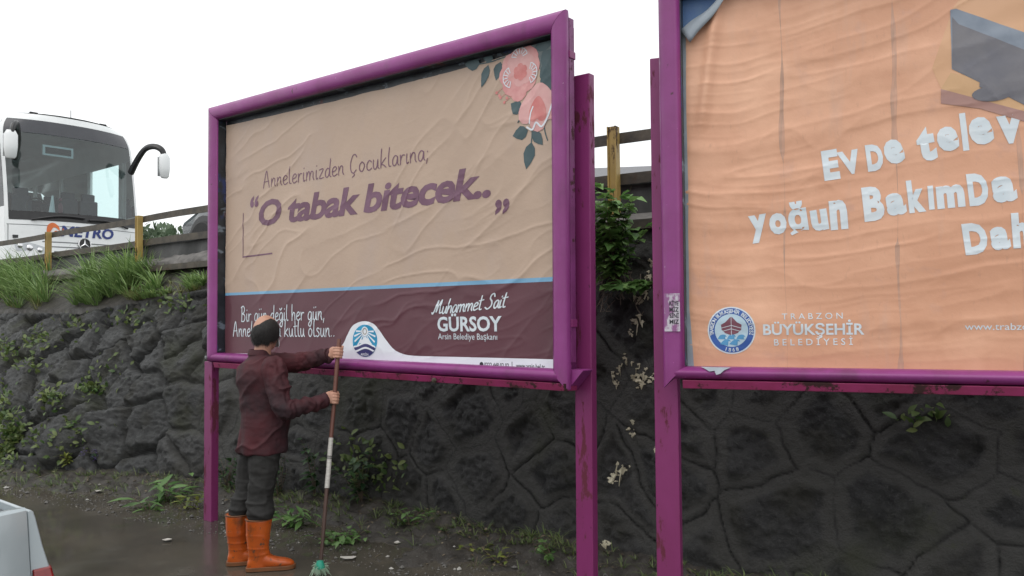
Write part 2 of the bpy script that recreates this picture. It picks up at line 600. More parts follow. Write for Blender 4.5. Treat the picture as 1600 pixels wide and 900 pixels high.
# stone retaining wall
S = np.concatenate([np.arange(-8, -2.6, .05), np.arange(-2.6, 9, .0165), np.arange(9, 14, .035), np.arange(14, 26, .12)])
NV = 165
T = np.linspace(0, 1, NV)
ss, tt = np.meshgrid(S, T)
bn, tn, tz = np.interp(ss, BASE_S, BASE_N), np.interp(ss, TOP_S, TOP_N), np.interp(ss, TOP_S, TOP_Z)
LEN = np.hypot(tn - bn, tz)
h = tt * LEN
wx = ss + fbm(ss * 1.3, h * 1.3, 21) * .30 + fbm(ss * 5, h * 5, 23) * .05
wy = h + fbm(ss * 1.3, h * 1.3, 22) * .30 + fbm(ss * 5, h * 5, 24) * .05
CX, CY = .58, .39
row = np.floor(wy / CY)
best = np.full(ss.shape, 9.); bx = np.zeros(ss.shape); by = np.zeros(ss.shape); bid = np.zeros(ss.shape)
cand = []
ix0, iy0 = np.floor(wx / CX), np.floor(wy / CY)
for dy in (-2, -1, 0, 1, 2):
    for dx in (-2, -1, 0, 1, 2):
        ix, iy = ix0 + dx, iy0 + dy
        px_ = (ix + .12 + .76 * _h(ix, iy, 31) + .5 * (iy % 2)) * CX - .25 * CX
        py_ = (iy + .12 + .76 * _h(ix, iy, 32)) * CY
        d = np.hypot((px_ - wx), (py_ - wy) * 1.15)
        cand.append((px_, py_, d, _h(ix, iy, 33)))
        k = d < best
        best = np.where(k, d, best); bx = np.where(k, px_, bx); by = np.where(k, py_, by); bid = np.where(k, cand[-1][3], bid)
edge = np.full(ss.shape, 9.)
for px_, py_, d, _id in cand:
    vx, vy = px_ - bx, py_ - by
    l = np.hypot(vx, vy)
    e = ((px_ + bx) / 2 - wx) * vx / np.maximum(l, 1e-6) + ((py_ + by) / 2 - wy) * vy / np.maximum(l, 1e-6)
    edge = np.where(l > .02, np.minimum(edge, e), edge)
left = sstep(3.6, 6.2, ss + fbm(ss, h, 40) * 2)                 # loose rubble on the left, mortared stone on the right
rng2 = lambda k: (_h((bid * 1e6).astype(int), (bid * 3e5).astype(int), k) - .5)
mw = .022 + .06 * noise(ss * 1.6, h * 1.6, 44)
body = sstep(mw, mw + .07, edge)
crag = np.abs(fbm(ss * 5, h * 7, 58)) * -.115 + np.abs(fbm(ss * 14, h * 17, 59)) * -.075
rough = fbm(ss * 4, h * 4, 50) * .10 + crag + .03 + fbm(ss * 30, h * 30, 54, 3) * .030
ridg = (1 - np.abs(2 * noise(ss * 6 + h * 2, h * 3.2, 52) - 1)) ** 3
tilt = rng2(1) * (wx - bx) * .5 + rng2(2) * (wy - by) * .5
dm = body * (.006 + rng2(3) * .022 + rough * .75 + tilt * .35 - ridg * .018) - .022 * np.exp(-(edge / .007) ** 2) * sstep(.30, .5, noise(ss * 1.7, h * 1.7, 57)) + fbm(ss * 20, h * 20, 55) * .010
dl = sstep(.0, .06, edge) * .11 + rng2(3) * .15 + rough * .95 + tilt * 1.1 - .13
dsp = dm * (1 - left) + dl * left
dsp *= sstep(0, .03, 1 - tt + .01)
tx, tz_ = tn - bn, tz
ln = np.hypot(tx, tz_)
on, oz = -tz_ / ln, tx / ln                                     # outward normal in the (n, z) plane
bulge = np.sin(tt * PI) * .10 * sstep(2.5, 6, ss)
n_ = bn + tx * tt + on * (dsp + bulge)
z_ = tz_ * tt + oz * (dsp + bulge) - .02
WALL = W(ss, n_, z_)
wme = grid_mesh('stone_wall', WALL)
for nm, arr in (('mortar', (1 - body) * (1 - left)), ('cell', bid), ('loose', left), ('crack', np.exp(-(edge / .012) ** 2)), ('up', tt)):
    a_ = wme.attributes.new(nm, 'FLOAT', 'POINT')
    a_.data.foreach_set('value', arr.reshape(-1).astype(np.float32))
m = bpy.data.materials.new('damp_dark_stone')
m.use_nodes = True
t = m.node_tree
N, L = t.nodes, t.links
p = N['Principled BSDF']
tc = N.new('ShaderNodeTexCoord')


def _a(nm):
    a = N.new('ShaderNodeAttribute')
    a.attribute_name = nm
    return a.outputs['Fac']


n1, n2, n3, n4 = _n(2.5), _n(14, 8, .7), _n(1.1, 5), _n(45, 6, .7)
c = _m(_a('cell'), (.021, .022, .022), (.038, .0375, .036))
c = _m(_r(_a('loose'), 0, 1, 0, .75), c, (.080, .083, .082))
c = _m(_r(n2.outputs['Fac'], .38, .66, 0, .8), c, (.017, .017, .018))
c = _m(_r(n4.outputs['Fac'], .56, .70, 0, .75), c, (.075, .076, .074))
c = _m(_r(n1.outputs['Fac'], .50, .66, 0, .8), c, (.027, .026, .020))
c = _m(_r(_a('mortar'), .2, .8, 0, .75), c, (.049, .048, .044))
c = _m(_r(_a('crack'), .4, 1, 0, .85), c, (.007, .007, .007))
c = _m(_r(n3.outputs['Fac'], .55, .68, 0, .7), c, (.028, .032, .014))
n5 = _n(6, 6, .7)
c = _m(_r(n5.outputs['Fac'], .63, .70, 0, .55), c, (.040, .046, .020))
L.new(c, p.inputs['Base Color'])
L.new(_r(n1.outputs['Fac'], .3, .65, .38, .75), p.inputs['Roughness'])
p.inputs['Specular IOR Level'].default_value = .4
b_ = N.new('ShaderNodeBump')
b_.inputs['Strength'].default_value = 1.0
b_.inputs['Distance'].default_value = .03
nb = _n(22, 10, .72)
L.new(nb.outputs['Fac'], b_.inputs['Height'])
L.new(b_.outputs[0], p.inputs['Normal'])
M['stone'] = m
wall = tag(link('stone_wall', wme, M['stone']), 'dark damp rubble stone retaining wall behind the billboards', 'wall')
wU, wV, wD = project(WALL.reshape(-1, 3))
_e1 = np.gradient(WALL, axis=1).reshape(-1, 3)
_e2 = np.gradient(WALL, axis=0).reshape(-1, 3)
WNRM = np.cross(_e2, _e1)
WNRM /= np.maximum(np.linalg.norm(WNRM, axis=1, keepdims=True), 1e-9)
WNRM[(WNRM[:, 1] > 0)] *= -1


def on_wall(u, v):                     # nearest wall vertex to a pixel: a place on the wall and its outward normal
    k = int(((wU - u) ** 2 + (wV - v) ** 2 + wD * .5).argmin())
    return Vector(WALL.reshape(-1, 3)[k]), Vector(WNRM[k])


# soil bank between stone top and the parapet
S = np.arange(-8, 26, .06)
T = np.linspace(0, 1, 22)
ss, tt = np.meshgrid(S, T)
tn, tz = np.interp(ss, TOP_S, TOP_N), np.interp(ss, TOP_S, TOP_Z)
nn = tn + .02 + (.12 - tn) * tt
zz = tz - .06 - .3 * (tt < .01) + (2.44 - tz + .02) * sstep(-.25, 1.0, tt) + fbm(ss * 3, nn * 5, 61) * .14 * np.sin(tt * PI) + fbm(ss * 13, nn * 13, 62) * .05 * np.sin(tt * PI)
SOIL = W(ss, nn, zz)
tag(link('soil_bank', grid_mesh('soil', SOIL), M['dirt']), 'strip of bare soil and rubble on top of the wall', kind='structure')
sU, sV, sD = project(SOIL.reshape(-1, 3))


def on_soil(u, v):
    k = int(((sU - u) ** 2 + (sV - v) ** 2).argmin())
    return Vector(SOIL.reshape(-1, 3)[k])


# upper road and the land beyond it
def strip(name, n0, n1, z0, z1, s0=-25, s1=70, ds=.5, m=None, label=None):
    S = np.arange(s0, s1 + .01, ds)
    P = np.stack([W(S, n0, z0), W(S, n1, z1)], 0)
    return tag(link(name, grid_mesh(name, P), m), label, kind='structure')


M['road2'] = mat('upper_asphalt', (.06, .06, .06), .6, (.045, .045, .045), 2, bump=.3)
M['hill'] = mat('far_grass', (.06, .085, .03), .8, (.045, .06, .025), .5, bump=.3, bscale=5)
strip('upper_road', .2, 9.5, ROAD2, ROAD2, m=M['road2'], label='asphalt road on top of the wall')
strip('far_ground', 9.5, 160, ROAD2 - .02, ROAD2 - .3, m=M['hill'], label='grassy land beyond the upper road')

# low parapet and its footing
par = empty('concrete_parapet', tuple(W(3, .1, 2.4)), 0, 'low grey concrete parapet along the upper road edge', 'parapet')
inv = Vector(W(3, .1, 2.4).tolist())
S = np.arange(-8, 30, .07)
R = []
for n, z, a in ((.09, 2.36, 0), (.10, 2.72, .01), (.12, 2.745, .01), (.25, 2.745, .01), (.27, 2.72, .01), (.27, 2.36, 0)):
    R.append(W(S, n + fbm(S * 3, S * 0 + z * 9, 71) * a * 2, z + fbm(S * 2, S * 0 + n * 9, 72) * a * 2))
P = np.stack(R, 0) - np.array(inv)
link('barrier', grid_mesh('barrier', P), M['concrete'], par, True)
R = []
for k, (n, z) in enumerate(((-.10, 2.40), (-.10, 2.45), (-.06, 2.49), (.0, 2.52), (.06, 2.54), (.11, 2.50))):
    R.append(W(S, n + fbm(S * 4, S * 0 + k * .6, 73) * .09 * sstep(2, 4, S), z - .05 * sstep(4, 2, S) + fbm(S * 5, S * 0 + k * .8, 74) * .11 * (k > 0) * sstep(2, 4, S)))
M['lump'] = mat('lumpy_mortar', (.17, .16, .15), .85, (.09, .085, .08), 8, bump=.6, bscale=30)
link('mortar_ledge', grid_mesh('ledge', np.stack(R, 0) - np.array(inv)), M['lump'], par, True)
mb = MB()
pts = [Wp(s, -.09, 2.385) - inv for s in np.arange(-8, 30, .5)]
for a, b in zip(pts[:-1], pts[1:]): mb.bar(a, b + (b - a) * .0, .09, .07)
mb.build('kerb_beam', M['rail'], par)

# guard railing: yellow posts, two rusty rails
gr = empty('guard_railing', tuple(inv), 0, 'rusty two rail guard fence with worn yellow posts on the wall top', 'railing')
for zc, nm in ((3.085, 'rail'), (2.765, 'rail')):
    mb = MB()
    S = np.arange(-8, 30, .5)
    for sgn_n, w_, h_, dz in ((.0, .012, .085, 0), (.02, .045, .012, .037)):
        pts = [Wp(s, .055 + sgn_n, zc + dz + .006 * math.sin(s * 2.1)) - inv for s in S]
        for a, b in zip(pts[:-1], pts[1:]): mb.bar(a, b, w_, h_)
    mb.build(nm, M['rail'], gr)
RZ = math.atan2(WA[1], WA[0])
Rz = Matrix.Rotation(RZ, 3, 'Z')
for s in (-5.2, -2.6, .0, 2.48, 4.95, 7.43, 10.34, 13.2, 16):
    mb = MB()
    ang = math.atan2(float(W(s + .1, 0, 0)[1] - W(s - .1, 0, 0)[1]), float(W(s + .1, 0, 0)[0] - W(s - .1, 0, 0)[0]))
    R_ = Matrix.Rotation(ang + PI + (0.05 if s == .0 else 0), 3, 'Z')
    c = Wp(s, .0, 2.72) - inv
    hgt = .82 if s != .0 else .90
    for dx in (-.032, .032): mb.box(c + R_ @ Vector((dx, 0, 0)), (.012, .075, hgt), R_)
    mb.box(c + R_ @ Vector((0, -.018, 0)), (.052, .012, hgt), R_)
    mb.build('post', M['yellow'], gr, bevel=.003)

# ------------------------------------------------------------------ billboards
GLY = {  # hand-drawn strokes: baseline 0, x height .5, capitals 1
    'A': (.55, [[(0, 0), (.1, .45), (.26, 1), (.36, .5), (.46, 0)], [(.05, .36), (.42, .38)]]),
    'B': (.5, [[(.05, 0), (.08, .5), (.1, 1)], [(.02, .92), (.25, 1.02), (.38, .82), (.28, .58), (.1, .52), (.34, .44), (.4, .2), (.25, .0), (.02, .02)]]),
    'Ç': (.55, [[(.46, .82), (.36, .98), (.2, .9), (.07, .5), (.1, .12), (.25, -.01), (.42, .14)], [(.26, -.02), (.3, -.12), (.18, -.22)]]),
    'M': (.76, [[(-.05, .15), (.05, .05), (.16, .4), (.3, .98), (.3, .5), (.28, .15), (.42, .6), (.58, 1.0), (.56, .5), (.58, .08), (.72, .1)]]),
    'S': (.6, [[(.55, .8), (.48, 1.0), (.3, .92), (.25, .7), (.4, .5), (.42, .2), (.2, 0), (0, .12)]]),
    'a': (.42, [[(.34, .44), (.2, .52), (.06, .34), (.06, .1), (.16, 0), (.28, .14), (.34, .46), (.34, .12), (.42, 0)]]),
    'c': (.36, [[(.32, .42), (.2, .52), (.06, .34), (.06, .1), (.18, 0), (.34, .1)]]),
    'd': (.44, [[(.34, .42), (.2, .5), (.06, .32), (.06, .1), (.16, 0), (.28, .14), (.36, .6), (.4, 1.0)], [(.36, .6), (.34, .12), (.42, 0)]]),
    'e': (.38, [[(.05, .24), (.24, .3), (.32, .42), (.22, .52), (.08, .4), (.05, .14), (.16, 0), (.36, .1)]]),
    'g': (.42, [[(.34, .44), (.2, .52), (.06, .34), (.06, .1), (.18, .02), (.3, .16), (.35, .48), (.34, -.1), (.24, -.38), (.08, -.3), (.16, -.12), (.42, .06)]]),
    'h': (.42, [[(.08, 1.0), (.05, .5), (.04, 0)], [(.05, .2), (.18, .48), (.3, .44), (.32, .2), (.34, 0)]]),
    'i': (.2, [[(.08, .5), (.06, .2), (.1, .0), (.18, .06)], [(.1, .72), (.115, .76)]]),
    'ı': (.2, [[(.08, .5), (.06, .2), (.1, .0), (.18, .06)]]),
    'k': (.42, [[(.1, 1.0), (.06, .5), (.05, 0)], [(.34, .5), (.1, .22), (.22, .14), (.36, 0)]]),
    'l': (.22, [[(.12, 1.0), (.06, .5), (.08, .06), (.2, .02)]]),
    'm': (.62, [[(.05, .5), (.05, 0)], [(.05, .2), (.16, .48), (.26, .44), (.27, 0)], [(.27, .2), (.38, .48), (.5, .44), (.5, .14), (.56, 0)]]),
    'n': (.42, [[(.05, .5), (.05, 0)], [(.05, .2), (.18, .48), (.3, .44), (.31, .14), (.38, 0)]]),
    'o': (.42, [[(.2, .52), (.06, .36), (.05, .14), (.16, 0), (.3, .12), (.34, .36), (.2, .52)]]),
    'r': (.32, [[(.05, .5), (.06, .25), (.05, 0)], [(.05, .22), (.16, .46), (.3, .46)]]),
    's': (.34, [[(.3, .46), (.16, .52), (.08, .4), (.22, .26), (.28, .12), (.14, 0), (.02, .06)]]),
    't': (.32, [[(.16, .95), (.12, .4), (.14, .04), (.28, .03)], [(.0, .62), (.32, .66)]]),
    'u': (.42, [[(.06, .5), (.05, .16), (.14, 0), (.26, .12), (.32, .5), (.32, .12), (.4, 0)]]),
    'z': (.38, [[(.05, .48), (.32, .5), (.06, .02), (.34, .03)]]),
    ',': (.2, [[(.1, .08), (.04, -.16)]]),
    '.': (.2, [[(.07, .02), (.09, .05)]]),
    ';': (.2, [[(.1, .4), (.11, .44)], [(.1, .08), (.04, -.16)]]),
    ' ': (.26, []),
}
GLY['ü'] = (.42, GLY['u'][1] + [[(.12, .74), (.13, .78)], [(.28, .76), (.29, .80)]])
GLY['ğ'] = (.42, GLY['g'][1] + [[(.08, .78), (.18, .68), (.30, .80)]])


def smooth_path(pts, k=5):
    if len(pts) < 3: return pts
    P = [pts[0]] + list(pts) + [pts[-1]]
    out = []
    for i in range(1, len(P) - 2):
        p0, p1, p2, p3 = (np.array(P[i + j]) for j in (-1, 0, 1, 2))
        for s in range(k):
            u = s / k
            out.append(tuple(.5 * ((2 * p1) + (-p0 + p2) * u + (2 * p0 - 5 * p1 + 4 * p2 - p3) * u * u + (-p0 + 3 * p1 - 3 * p2 + p3) * u ** 3)))
    out.append(pts[-1])
    return out


def ribbon(pts, w):                      # stroke -> 2D verts / faces with blunt ends
    P = [np.array(p, float) for p in pts]
    d0 = P[1] - P[0]; d1 = P[-1] - P[-2]
    P[0] = P[0] - d0 / (np.linalg.norm(d0) + 1e-9) * w * .35
    P[-1] = P[-1] + d1 / (np.linalg.norm(d1) + 1e-9) * w * .35
    V, Fs = [], []
    for i, q in enumerate(P):
        d = P[min(i + 1, len(P) - 1)] - P[max(i - 1, 0)]
        d = d / (np.linalg.norm(d) + 1e-9)
        n = np.array([-d[1], d[0]]) * w / 2 * (.75 if i in (0, len(P) - 1) else 1)
        V += [q + n, q - n]
        if i: Fs.append((2 * i - 2, 2 * i - 1, 2 * i + 1, 2 * i))
    return V, Fs


def stroke_text(body, w=.07, gap=.03):   # -> V (n,3: x, z, layer), F
    x, V, Fs, k = 0, [], [], 0
    for ch in body:
        adv, st = GLY[ch]
        for s_ in st:
            a, b = ribbon([(px + x, pz) for px, pz in smooth_path(s_)], w)
            base = len(V)
            V += [(q[0], q[1], (k % 6) * .12) for q in a]
            Fs += [tuple(base + i for i in f) for f in b]
            k += 1
        x += adv + gap
    return np.array(V), Fs


_fc = {}


def font_text(body, bold=0, shear=0, res=3, spacing=1.0):
    key = (body, bold, shear, spacing)
    if key in _fc: return _fc[key]
    c = bpy.data.curves.new('lettering', 'FONT')
    c.body, c.offset, c.shear, c.resolution_u, c.space_character = body, bold, shear, res, spacing
    o = bpy.data.objects.new('lettering', c)
    COL.objects.link(o)
    bpy.context.view_layer.update()
    ev = o.evaluated_get(bpy.context.evaluated_depsgraph_get())
    me = ev.to_mesh()
    V = np.array([(v.co.x, v.co.y, 0) for v in me.vertices])
    Fs = [tuple(p.vertices) for p in me.polygons]
    ev.to_mesh_clear()
    bpy.data.objects.remove(o)
    bpy.data.curves.remove(c)
    _fc[key] = (V, Fs)
    return V, Fs


def fit(VF, x0, z0, x1, z1, height=None, ymin=None, ymax=None):
    """place lettering: left baseline at (x0,z0), right baseline at (x1,z1); the span ymin..ymax of the lettering is `height` tall"""
    V, Fs = VF
    V = V.copy()
    a, b = V[:, 0].min(), V[:, 0].max()
    lo = 0 if ymin is None else ymin
    hi = V[:, 1].max() if ymax is None else ymax
    u = (V[:, 0] - a) / (b - a)
    y = (V[:, 1] - lo) / (hi - lo) * height
    V2 = np.stack([x0 + (x1 - x0) * u - y * (z1 - z0) / (x1 - x0), z0 + (z1 - z0) * u + y, V[:, 2]], -1)
    return V2, Fs


def poly(pts, lay=0):
    return np.array([(p[0], p[1], lay) for p in pts]), [tuple(range(len(pts)))]


def merge(*vfs):
    V, Fs, b = [], [], 0
    for v, f in vfs:
        V.append(v)
        Fs += [tuple(b + i for i in q) for q in f]
        b += len(v)
    return np.concatenate(V), Fs


def ellipse(cx, cz, rx, rz, n=40, a0=0, a1=2 * PI):
    return [(cx + rx * math.cos(a0 + (a1 - a0) * k / n), cz + rz * math.sin(a0 + (a1 - a0) * k / n)) for k in range(n + (0 if abs(a1 - a0 - 2 * PI) < 1e-6 else 1))]


class Sheet:
    """a pasted paper: height function h(x,z); printed layers follow its folds"""

    def __init__(s, h, y0, parent): s.h, s.y0, s.par = h, y0, parent

    def nrm(s, x, z):
        e = .004
        gx = (s.h(x + e, z) - s.h(x - e, z)) / (2 * e)
        gz = (s.h(x, z + e) - s.h(x, z - e)) / (2 * e)
        n = np.stack([-gx, -np.ones_like(gx), -gz], -1)
        return n / np.linalg.norm(n, axis=1, keepdims=True)

    def base(s, name, m, X, Z, keep=None, edge=None):
        xx, zz = np.meshgrid(X, Z)
        if edge is not None: xx, zz = edge(xx, zz)
        P = np.stack([xx, s.y0 - s.h(xx, zz), zz], -1)
        me = grid_mesh(name, P)
        if keep is not None:
            bm = bmesh.new()
            bm.from_mesh(me)
            bm.verts.ensure_lookup_table()
            kill = [v for v in bm.verts if not keep(v.co.x, v.co.z)]
            bmesh.ops.delete(bm, geom=kill, context='VERTS')
            bm.to_mesh(me)
            bm.free()
        return link(name, me, m, s.par)

    def layer(s, name, m, VF, lay, grid=.011, clip=None):
        V, Fs = VF
        bm = bmesh.new()
        vs = [bm.verts.new((v[0], v[2], v[1])) for v in V]        # y holds the sub layer
        for f in Fs:
            try: bm.faces.new([vs[i] for i in f])
            except ValueError: pass
        big = [f for f in bm.faces if len(f.verts) > 4]
        if big: bmesh.ops.triangulate(bm, faces=big)
        for ax in (0, 2):
            c0 = min(v.co[ax] for v in bm.verts); c1 = max(v.co[ax] for v in bm.verts)
            k = math.floor(c0 / grid) + 1
            while k * grid < c1:
                co = [0, 0, 0]; no = [0, 0, 0]
                co[ax] = k * grid; no[ax] = 1
                bmesh.ops.bisect_plane(bm, geom=bm.verts[:] + bm.edges[:] + bm.faces[:], dist=1e-6, plane_co=co, plane_no=no)
                k += 1
        if clip:
            for co, no in clip:
                bmesh.ops.bisect_plane(bm, geom=bm.verts[:] + bm.edges[:] + bm.faces[:], dist=1e-6, plane_co=co, plane_no=no, clear_outer=True)
        bm.normal_update()
        for f in bm.faces:
            if f.normal.y > 0: f.normal_flip()
        me = bpy.data.meshes.new(name)
        bm.to_mesh(me)
        bm.free()
        n = len(me.vertices)
        co = np.zeros(n * 3)
        me.vertices.foreach_get('co', co)
        co = co.reshape(-1, 3)
        x, z, sub = co[:, 0].copy(), co[:, 2].copy(), co[:, 1].copy()
        co[:, 1] = s.y0 - s.h(x, z) - lay * .00095 - sub * .0008
        me.vertices.foreach_set('co', co.reshape(-1))
        me.update()
        o = link(name, me, m, s.par)
        me.normals_split_custom_set_from_vertices([tuple(q) for q in s.nrm(x, z)])
        return o


def fold1(x, z):
    x = np.asarray(x, float); z = np.asarray(z, float)
    wx_, wz_ = fbm(x * .9, z * .9, 81) * .5, fbm(x * .9, z * .9, 82) * .5
    out = fbm(x * 1.1, z * 1.3, 83, 2) * .012
    for ang, fu, fv, amp, sd_, msk in ((.62, .9, 4.0, .0065, 84, .50), (.85, 1.2, 5.5, .005, 85, .50), (.15, .9, 6, .005, 86, .52), (.45, 2.0, 8, .0034, 87, .45), (.30, 2.4, 11, .0018, 88, .45)):
        c, s_ = math.cos(ang), math.sin(ang)
        u, v = (x + wx_) * c + (z + wz_) * s_, -(x + wx_) * s_ + (z + wz_) * c
        r = (1 - np.abs(2 * noise(u * fu, v * fv, sd_) - 1)) ** 7
        mk = sstep(msk - .1, msk + .22, noise(x * 1.3 + 5, z * 1.3, sd_ + 20) + .12 * (x > 0) * sstep(.5, 3.2, x))
        out = out + r * amp * mk
    return out * .85 * sstep(-.02, .08, z) + 0


def fold2(x, z):
    x = np.asarray(x, float); z = np.asarray(z, float)
    w = .10 * np.sin(x * 1.5 + .6) - .16 * x * sstep(1.0, 2.2, z) + fbm(x * .8, z * 1.1, 91) * .22
    v = z + w
    out = fbm(x * .6, v * 5, 92, 2) * .034
    out = out + fbm(x * 1.1, v * 11, 93, 2) * .015
    r = (1 - np.abs(2 * noise(x * .8, v * 7, 94) - 1)) ** 4
    out = out + r * .012 * sstep(.4, .65, noise(x * 1.1, z * 1.1, 95))
    r = (1 - np.abs(2 * noise(x * 1.6 + v, v * 14, 96) - 1)) ** 3
    out = out + r * .006
    d = np.abs((x - .02) + (z - 1.80) * .32)                     # pull fold running down from the loose corner
    out = out + .055 * np.exp(-((x - .11 + (z - 1.35) * -.14) / .035) ** 2) * sstep(1.05, 1.5, z)
    r = (1 - np.abs(2 * noise(x * 2.6 - v, v * 21, 97) - 1)) ** 4
    out = out + r * .0035 * sstep(.42, .6, noise(x * 1.7, z * 1.7, 98))
    r = (1 - np.abs(2 * noise(x * 3 + z * 2.4, z * 3 - x * 2.4, 99) - 1)) ** 6
    out = out + r * .005 * sstep(.5, .68, noise(x * 1.3, z * 1.6, 100))
    out = out * .60
    out = np.logaddexp(0, (out + .004) / .006) * .006 + .001      # the board behind stops the paper
    return out * sstep(-.01, .12, z) * sstep(-.03, .05, x)


def frame_members(root, w, h, wl, wb, wt, m, wr, tip):
    """four mitred half-round members; wl/wb/wt: widths at the sides, bottom and top"""
    prof = [(0, .078), (0, .0), (.06, -.014), (.25, -.029), (.5, -.036), (.75, -.031), (.94, -.016), (1, -.004), (1, .020), (.7, .078)]
    C = [(0, 0), (w, 0), (w, h), (0, h)]
    O = [(-wl, -wb), (w + wr, -wb), (w + wr, h + wt), (-wl, h + wt)]
    for k in range(4):
        a, b = k, (k + 1) % 4
        mb = MB()
        r0, r1 = [], []
        g = .0018
        Oz = lambda i: (O[i][0], min(O[i][1], -.116)) if k in (1, 3) and i in (0, 1) and (k == 1 or tip) else O[i]
        for t_, y in prof:
            p0 = Vector((C[a][0] + (Oz(a)[0] - C[a][0]) * t_, y, C[a][1] + (Oz(a)[1] - C[a][1]) * t_))
            p1 = Vector((C[b][0] + (Oz(b)[0] - C[b][0]) * t_, y, C[b][1] + (Oz(b)[1] - C[b][1]) * t_))
            d = (p1 - p0).normalized() * g
            r0.append(p0 + d); r1.append(p1 - d)
        mb.loft([r0, r1])
        mb.build('frame_member', m, root, smooth=True, angle=50)


def billboard(loc, yaw, tilt, w, h, label, wl, wb, wt, wr):
    root = empty('billboard', loc, 0, label, 'billboard', 'purple framed billboards along the wall')
    root.rotation_euler = (0, -tilt, -yaw)
    frame_members(root, w, h, wl, wb, wt, M['purple'], wr, wl < .12)
    MB().box((w / 2, .128, h / 2), (w + .12, .055, h + .12)).build('back_panel', M['frame_back'], root)
    mb = MB()
    mb.box((w / 2, .091, h / 2), (w - .004, .012, h - .004))
    mb.build('pasting_board', M['lip'], root)
    g = .0025
    for c_, s_ in (((g, .041, h / 2), (.004, .074, h - .01)), ((w - g, .041, h / 2), (.004, .074, h - .01)), ((w / 2, .041, h - g), (w - .02, .074, .004))):
        MB().box(c_, s_).build('inner_lining', M['lip'], root)
    # rusty ledge beam under the frame
    mb = MB()
    mb.loft([[Vector((x, y, z)) for y, z in ((-.030, -wb - .004), (.10, -wb - .004), (.10, -wb - .052), (-.018, -wb - .048))] for x in (-.01, w + (.10 if wl > .12 else .16))])
    mb.build('bottom_beam', M['ledge'], root, bevel=.003)
    return root


B1W, B1H = 3.472, 2.0
b1 = billboard((-2.5191, 6.8776, 1.4352), .6528, -.0097, B1W, B1H, 'purple framed billboard with a beige and maroon poster and pink flowers', .128, .074, .118, .108)
b2 = billboard((.9021, 4.247, 1.4414), .3523, -.0049, 3.472, 1.985, 'purple framed billboard with a wrinkled orange poster peeling at its corner', .112, .064, .118, .108)


def post(root, x, y, sx, sy, z1, m, zg=None):
    z0 = -root.location.z - .15
    return MB().box((x, y, (z0 + z1) / 2), (sx, sy, z1 - z0)).build('post', m, root, bevel=.006, seg=3)


post(b1, -.128, .035, .115, .07, -.003 - .074, M['post'])
post(b1, 3.575, .19, .118, .06, 1.77, M['post'])
post(b2, -.125, .19, .13, .085, 1.70, M['post'])
post(b2, 3.70, .165, .138, .085, 1.79, M['post'])
# rear box edge, hinge clips and brackets on the right of the first board
mb = MB()
mb.box((3.563, .055, 1.06), (.034, .05, 2.04))
mb.build('side_rail', M['frame_back'], b1, bevel=.003)
for z in (.27, 1.86): MB().box((3.568, .058, z), (.036, .062, .045)).build('hinge_clip', M['post'], b1, bevel=.004)
for x in (.62, 2.55):
    mb = MB()
    mb.lathe([(.001, 0), (.018, .002), (.018, .012), (.010, .014), (.010, .024), (.001, .025)], (x, -.030, -.106), 'Y', 6)
    mb.build('bolt', M['rail'], b1)
mb = MB().loft([[Vector((3.55, y, z)) for y, z in ((.03, .0), (.14, .0), (.14, -.12), (.03, -.12))], [Vector((3.655, y, z)) for y, z in ((.03, .0), (.14, .0), (.14, -.006), (.03, -.006))]])
mb.build('bracket', M['purple'], b1)
mb = MB().lathe([(.001, 0), (.014, .002), (.014, .008), (.001, .01)], (-.085, -.042, -.036), 'Y', 10)
mb.build('bolt', M['steel'], b1)

# --- poster one
S1 = Sheet(fold1, .074, b1)
ptop = lambda x: 1.955 + .035 * np.clip((x - 2.6) / .8, 0, 1) - .012 * np.clip(x, 0, 1)


zl = lambda x: .489 + .0096 * x          # top of the maroon band
NZ, K1, K2 = 240, 62, 65               # rows: maroon up to K1, blue up to K2, beige above


def edge1(xx, zz):
    k = np.round(zz)
    top_ = ptop(xx) + .012 * fbm(xx * 5, xx * 0, 98)
    a_, b_ = zl(xx), zl(xx) + .022 + .0014 * xx
    z = np.where(k <= K1, -.03 + (a_ + .03) * k / K1, np.where(k <= K2, a_ + (b_ - a_) * (k - K1) / (K2 - K1), b_ + (top_ - b_) * (k - K2) / (NZ - 1 - K2)))
    return xx + .006 * fbm(z * 6, z * 0, 99) * (xx < .05), z


p1 = S1.par = S1.base('paper_poster', M['beige'], np.linspace(.012, 3.455, 400), np.arange(NZ), edge=edge1)
p1.data.materials.append(M['bluestrip'])
p1.data.materials.append(M['maroon'])
row_ = np.arange(len(p1.data.polygons)) // 399
p1.data.polygons.foreach_set('material_index', np.where(row_ < K1, 2, np.where(row_ < K2, 1, 0)).astype(np.int32))
LP, LT, LB = S1.layer, fit, poly
wv = smooth_path([(.15, .0), (.9, .012), (1.30, .028), (1.43, .045), (1.53, .105), (1.575, .17), (1.63, .238), (1.70, .268), (1.77, .276), (1.84, .264), (1.885, .24), (1.93, .20), (1.98, .15), (2.07, .078), (2.18, .046), (2.30, .040)])
wq = [q for i, q in enumerate(wv) if i == 0 or q[0] > wv[i - 1][0] + 1e-5]
wq = sorted(wq) + [(3.455, .054)]
wx1 = np.unique(np.concatenate([np.linspace(.15, 3.455, 160), np.linspace(1.4, 2.2, 90)]))
wz1 = np.interp(wx1, [q[0] for q in wq], [q[1] for q in wq])
nw = len(wx1)
LP('white_wave', M['offwhite'], (np.array([(x, -.028, 0) for x in wx1] + [(x, z, 0) for x, z in zip(wx1, wz1)]), [(i, i + 1, nw + i + 1, nw + i) for i in range(nw - 1)]), 1.6)
LP('lettering', M['plum'], fit(stroke_text('Annelerimizden Çocuklarına;', .055), .545, 1.362, 2.40, 1.378, .138, 0, 1.0), 2)
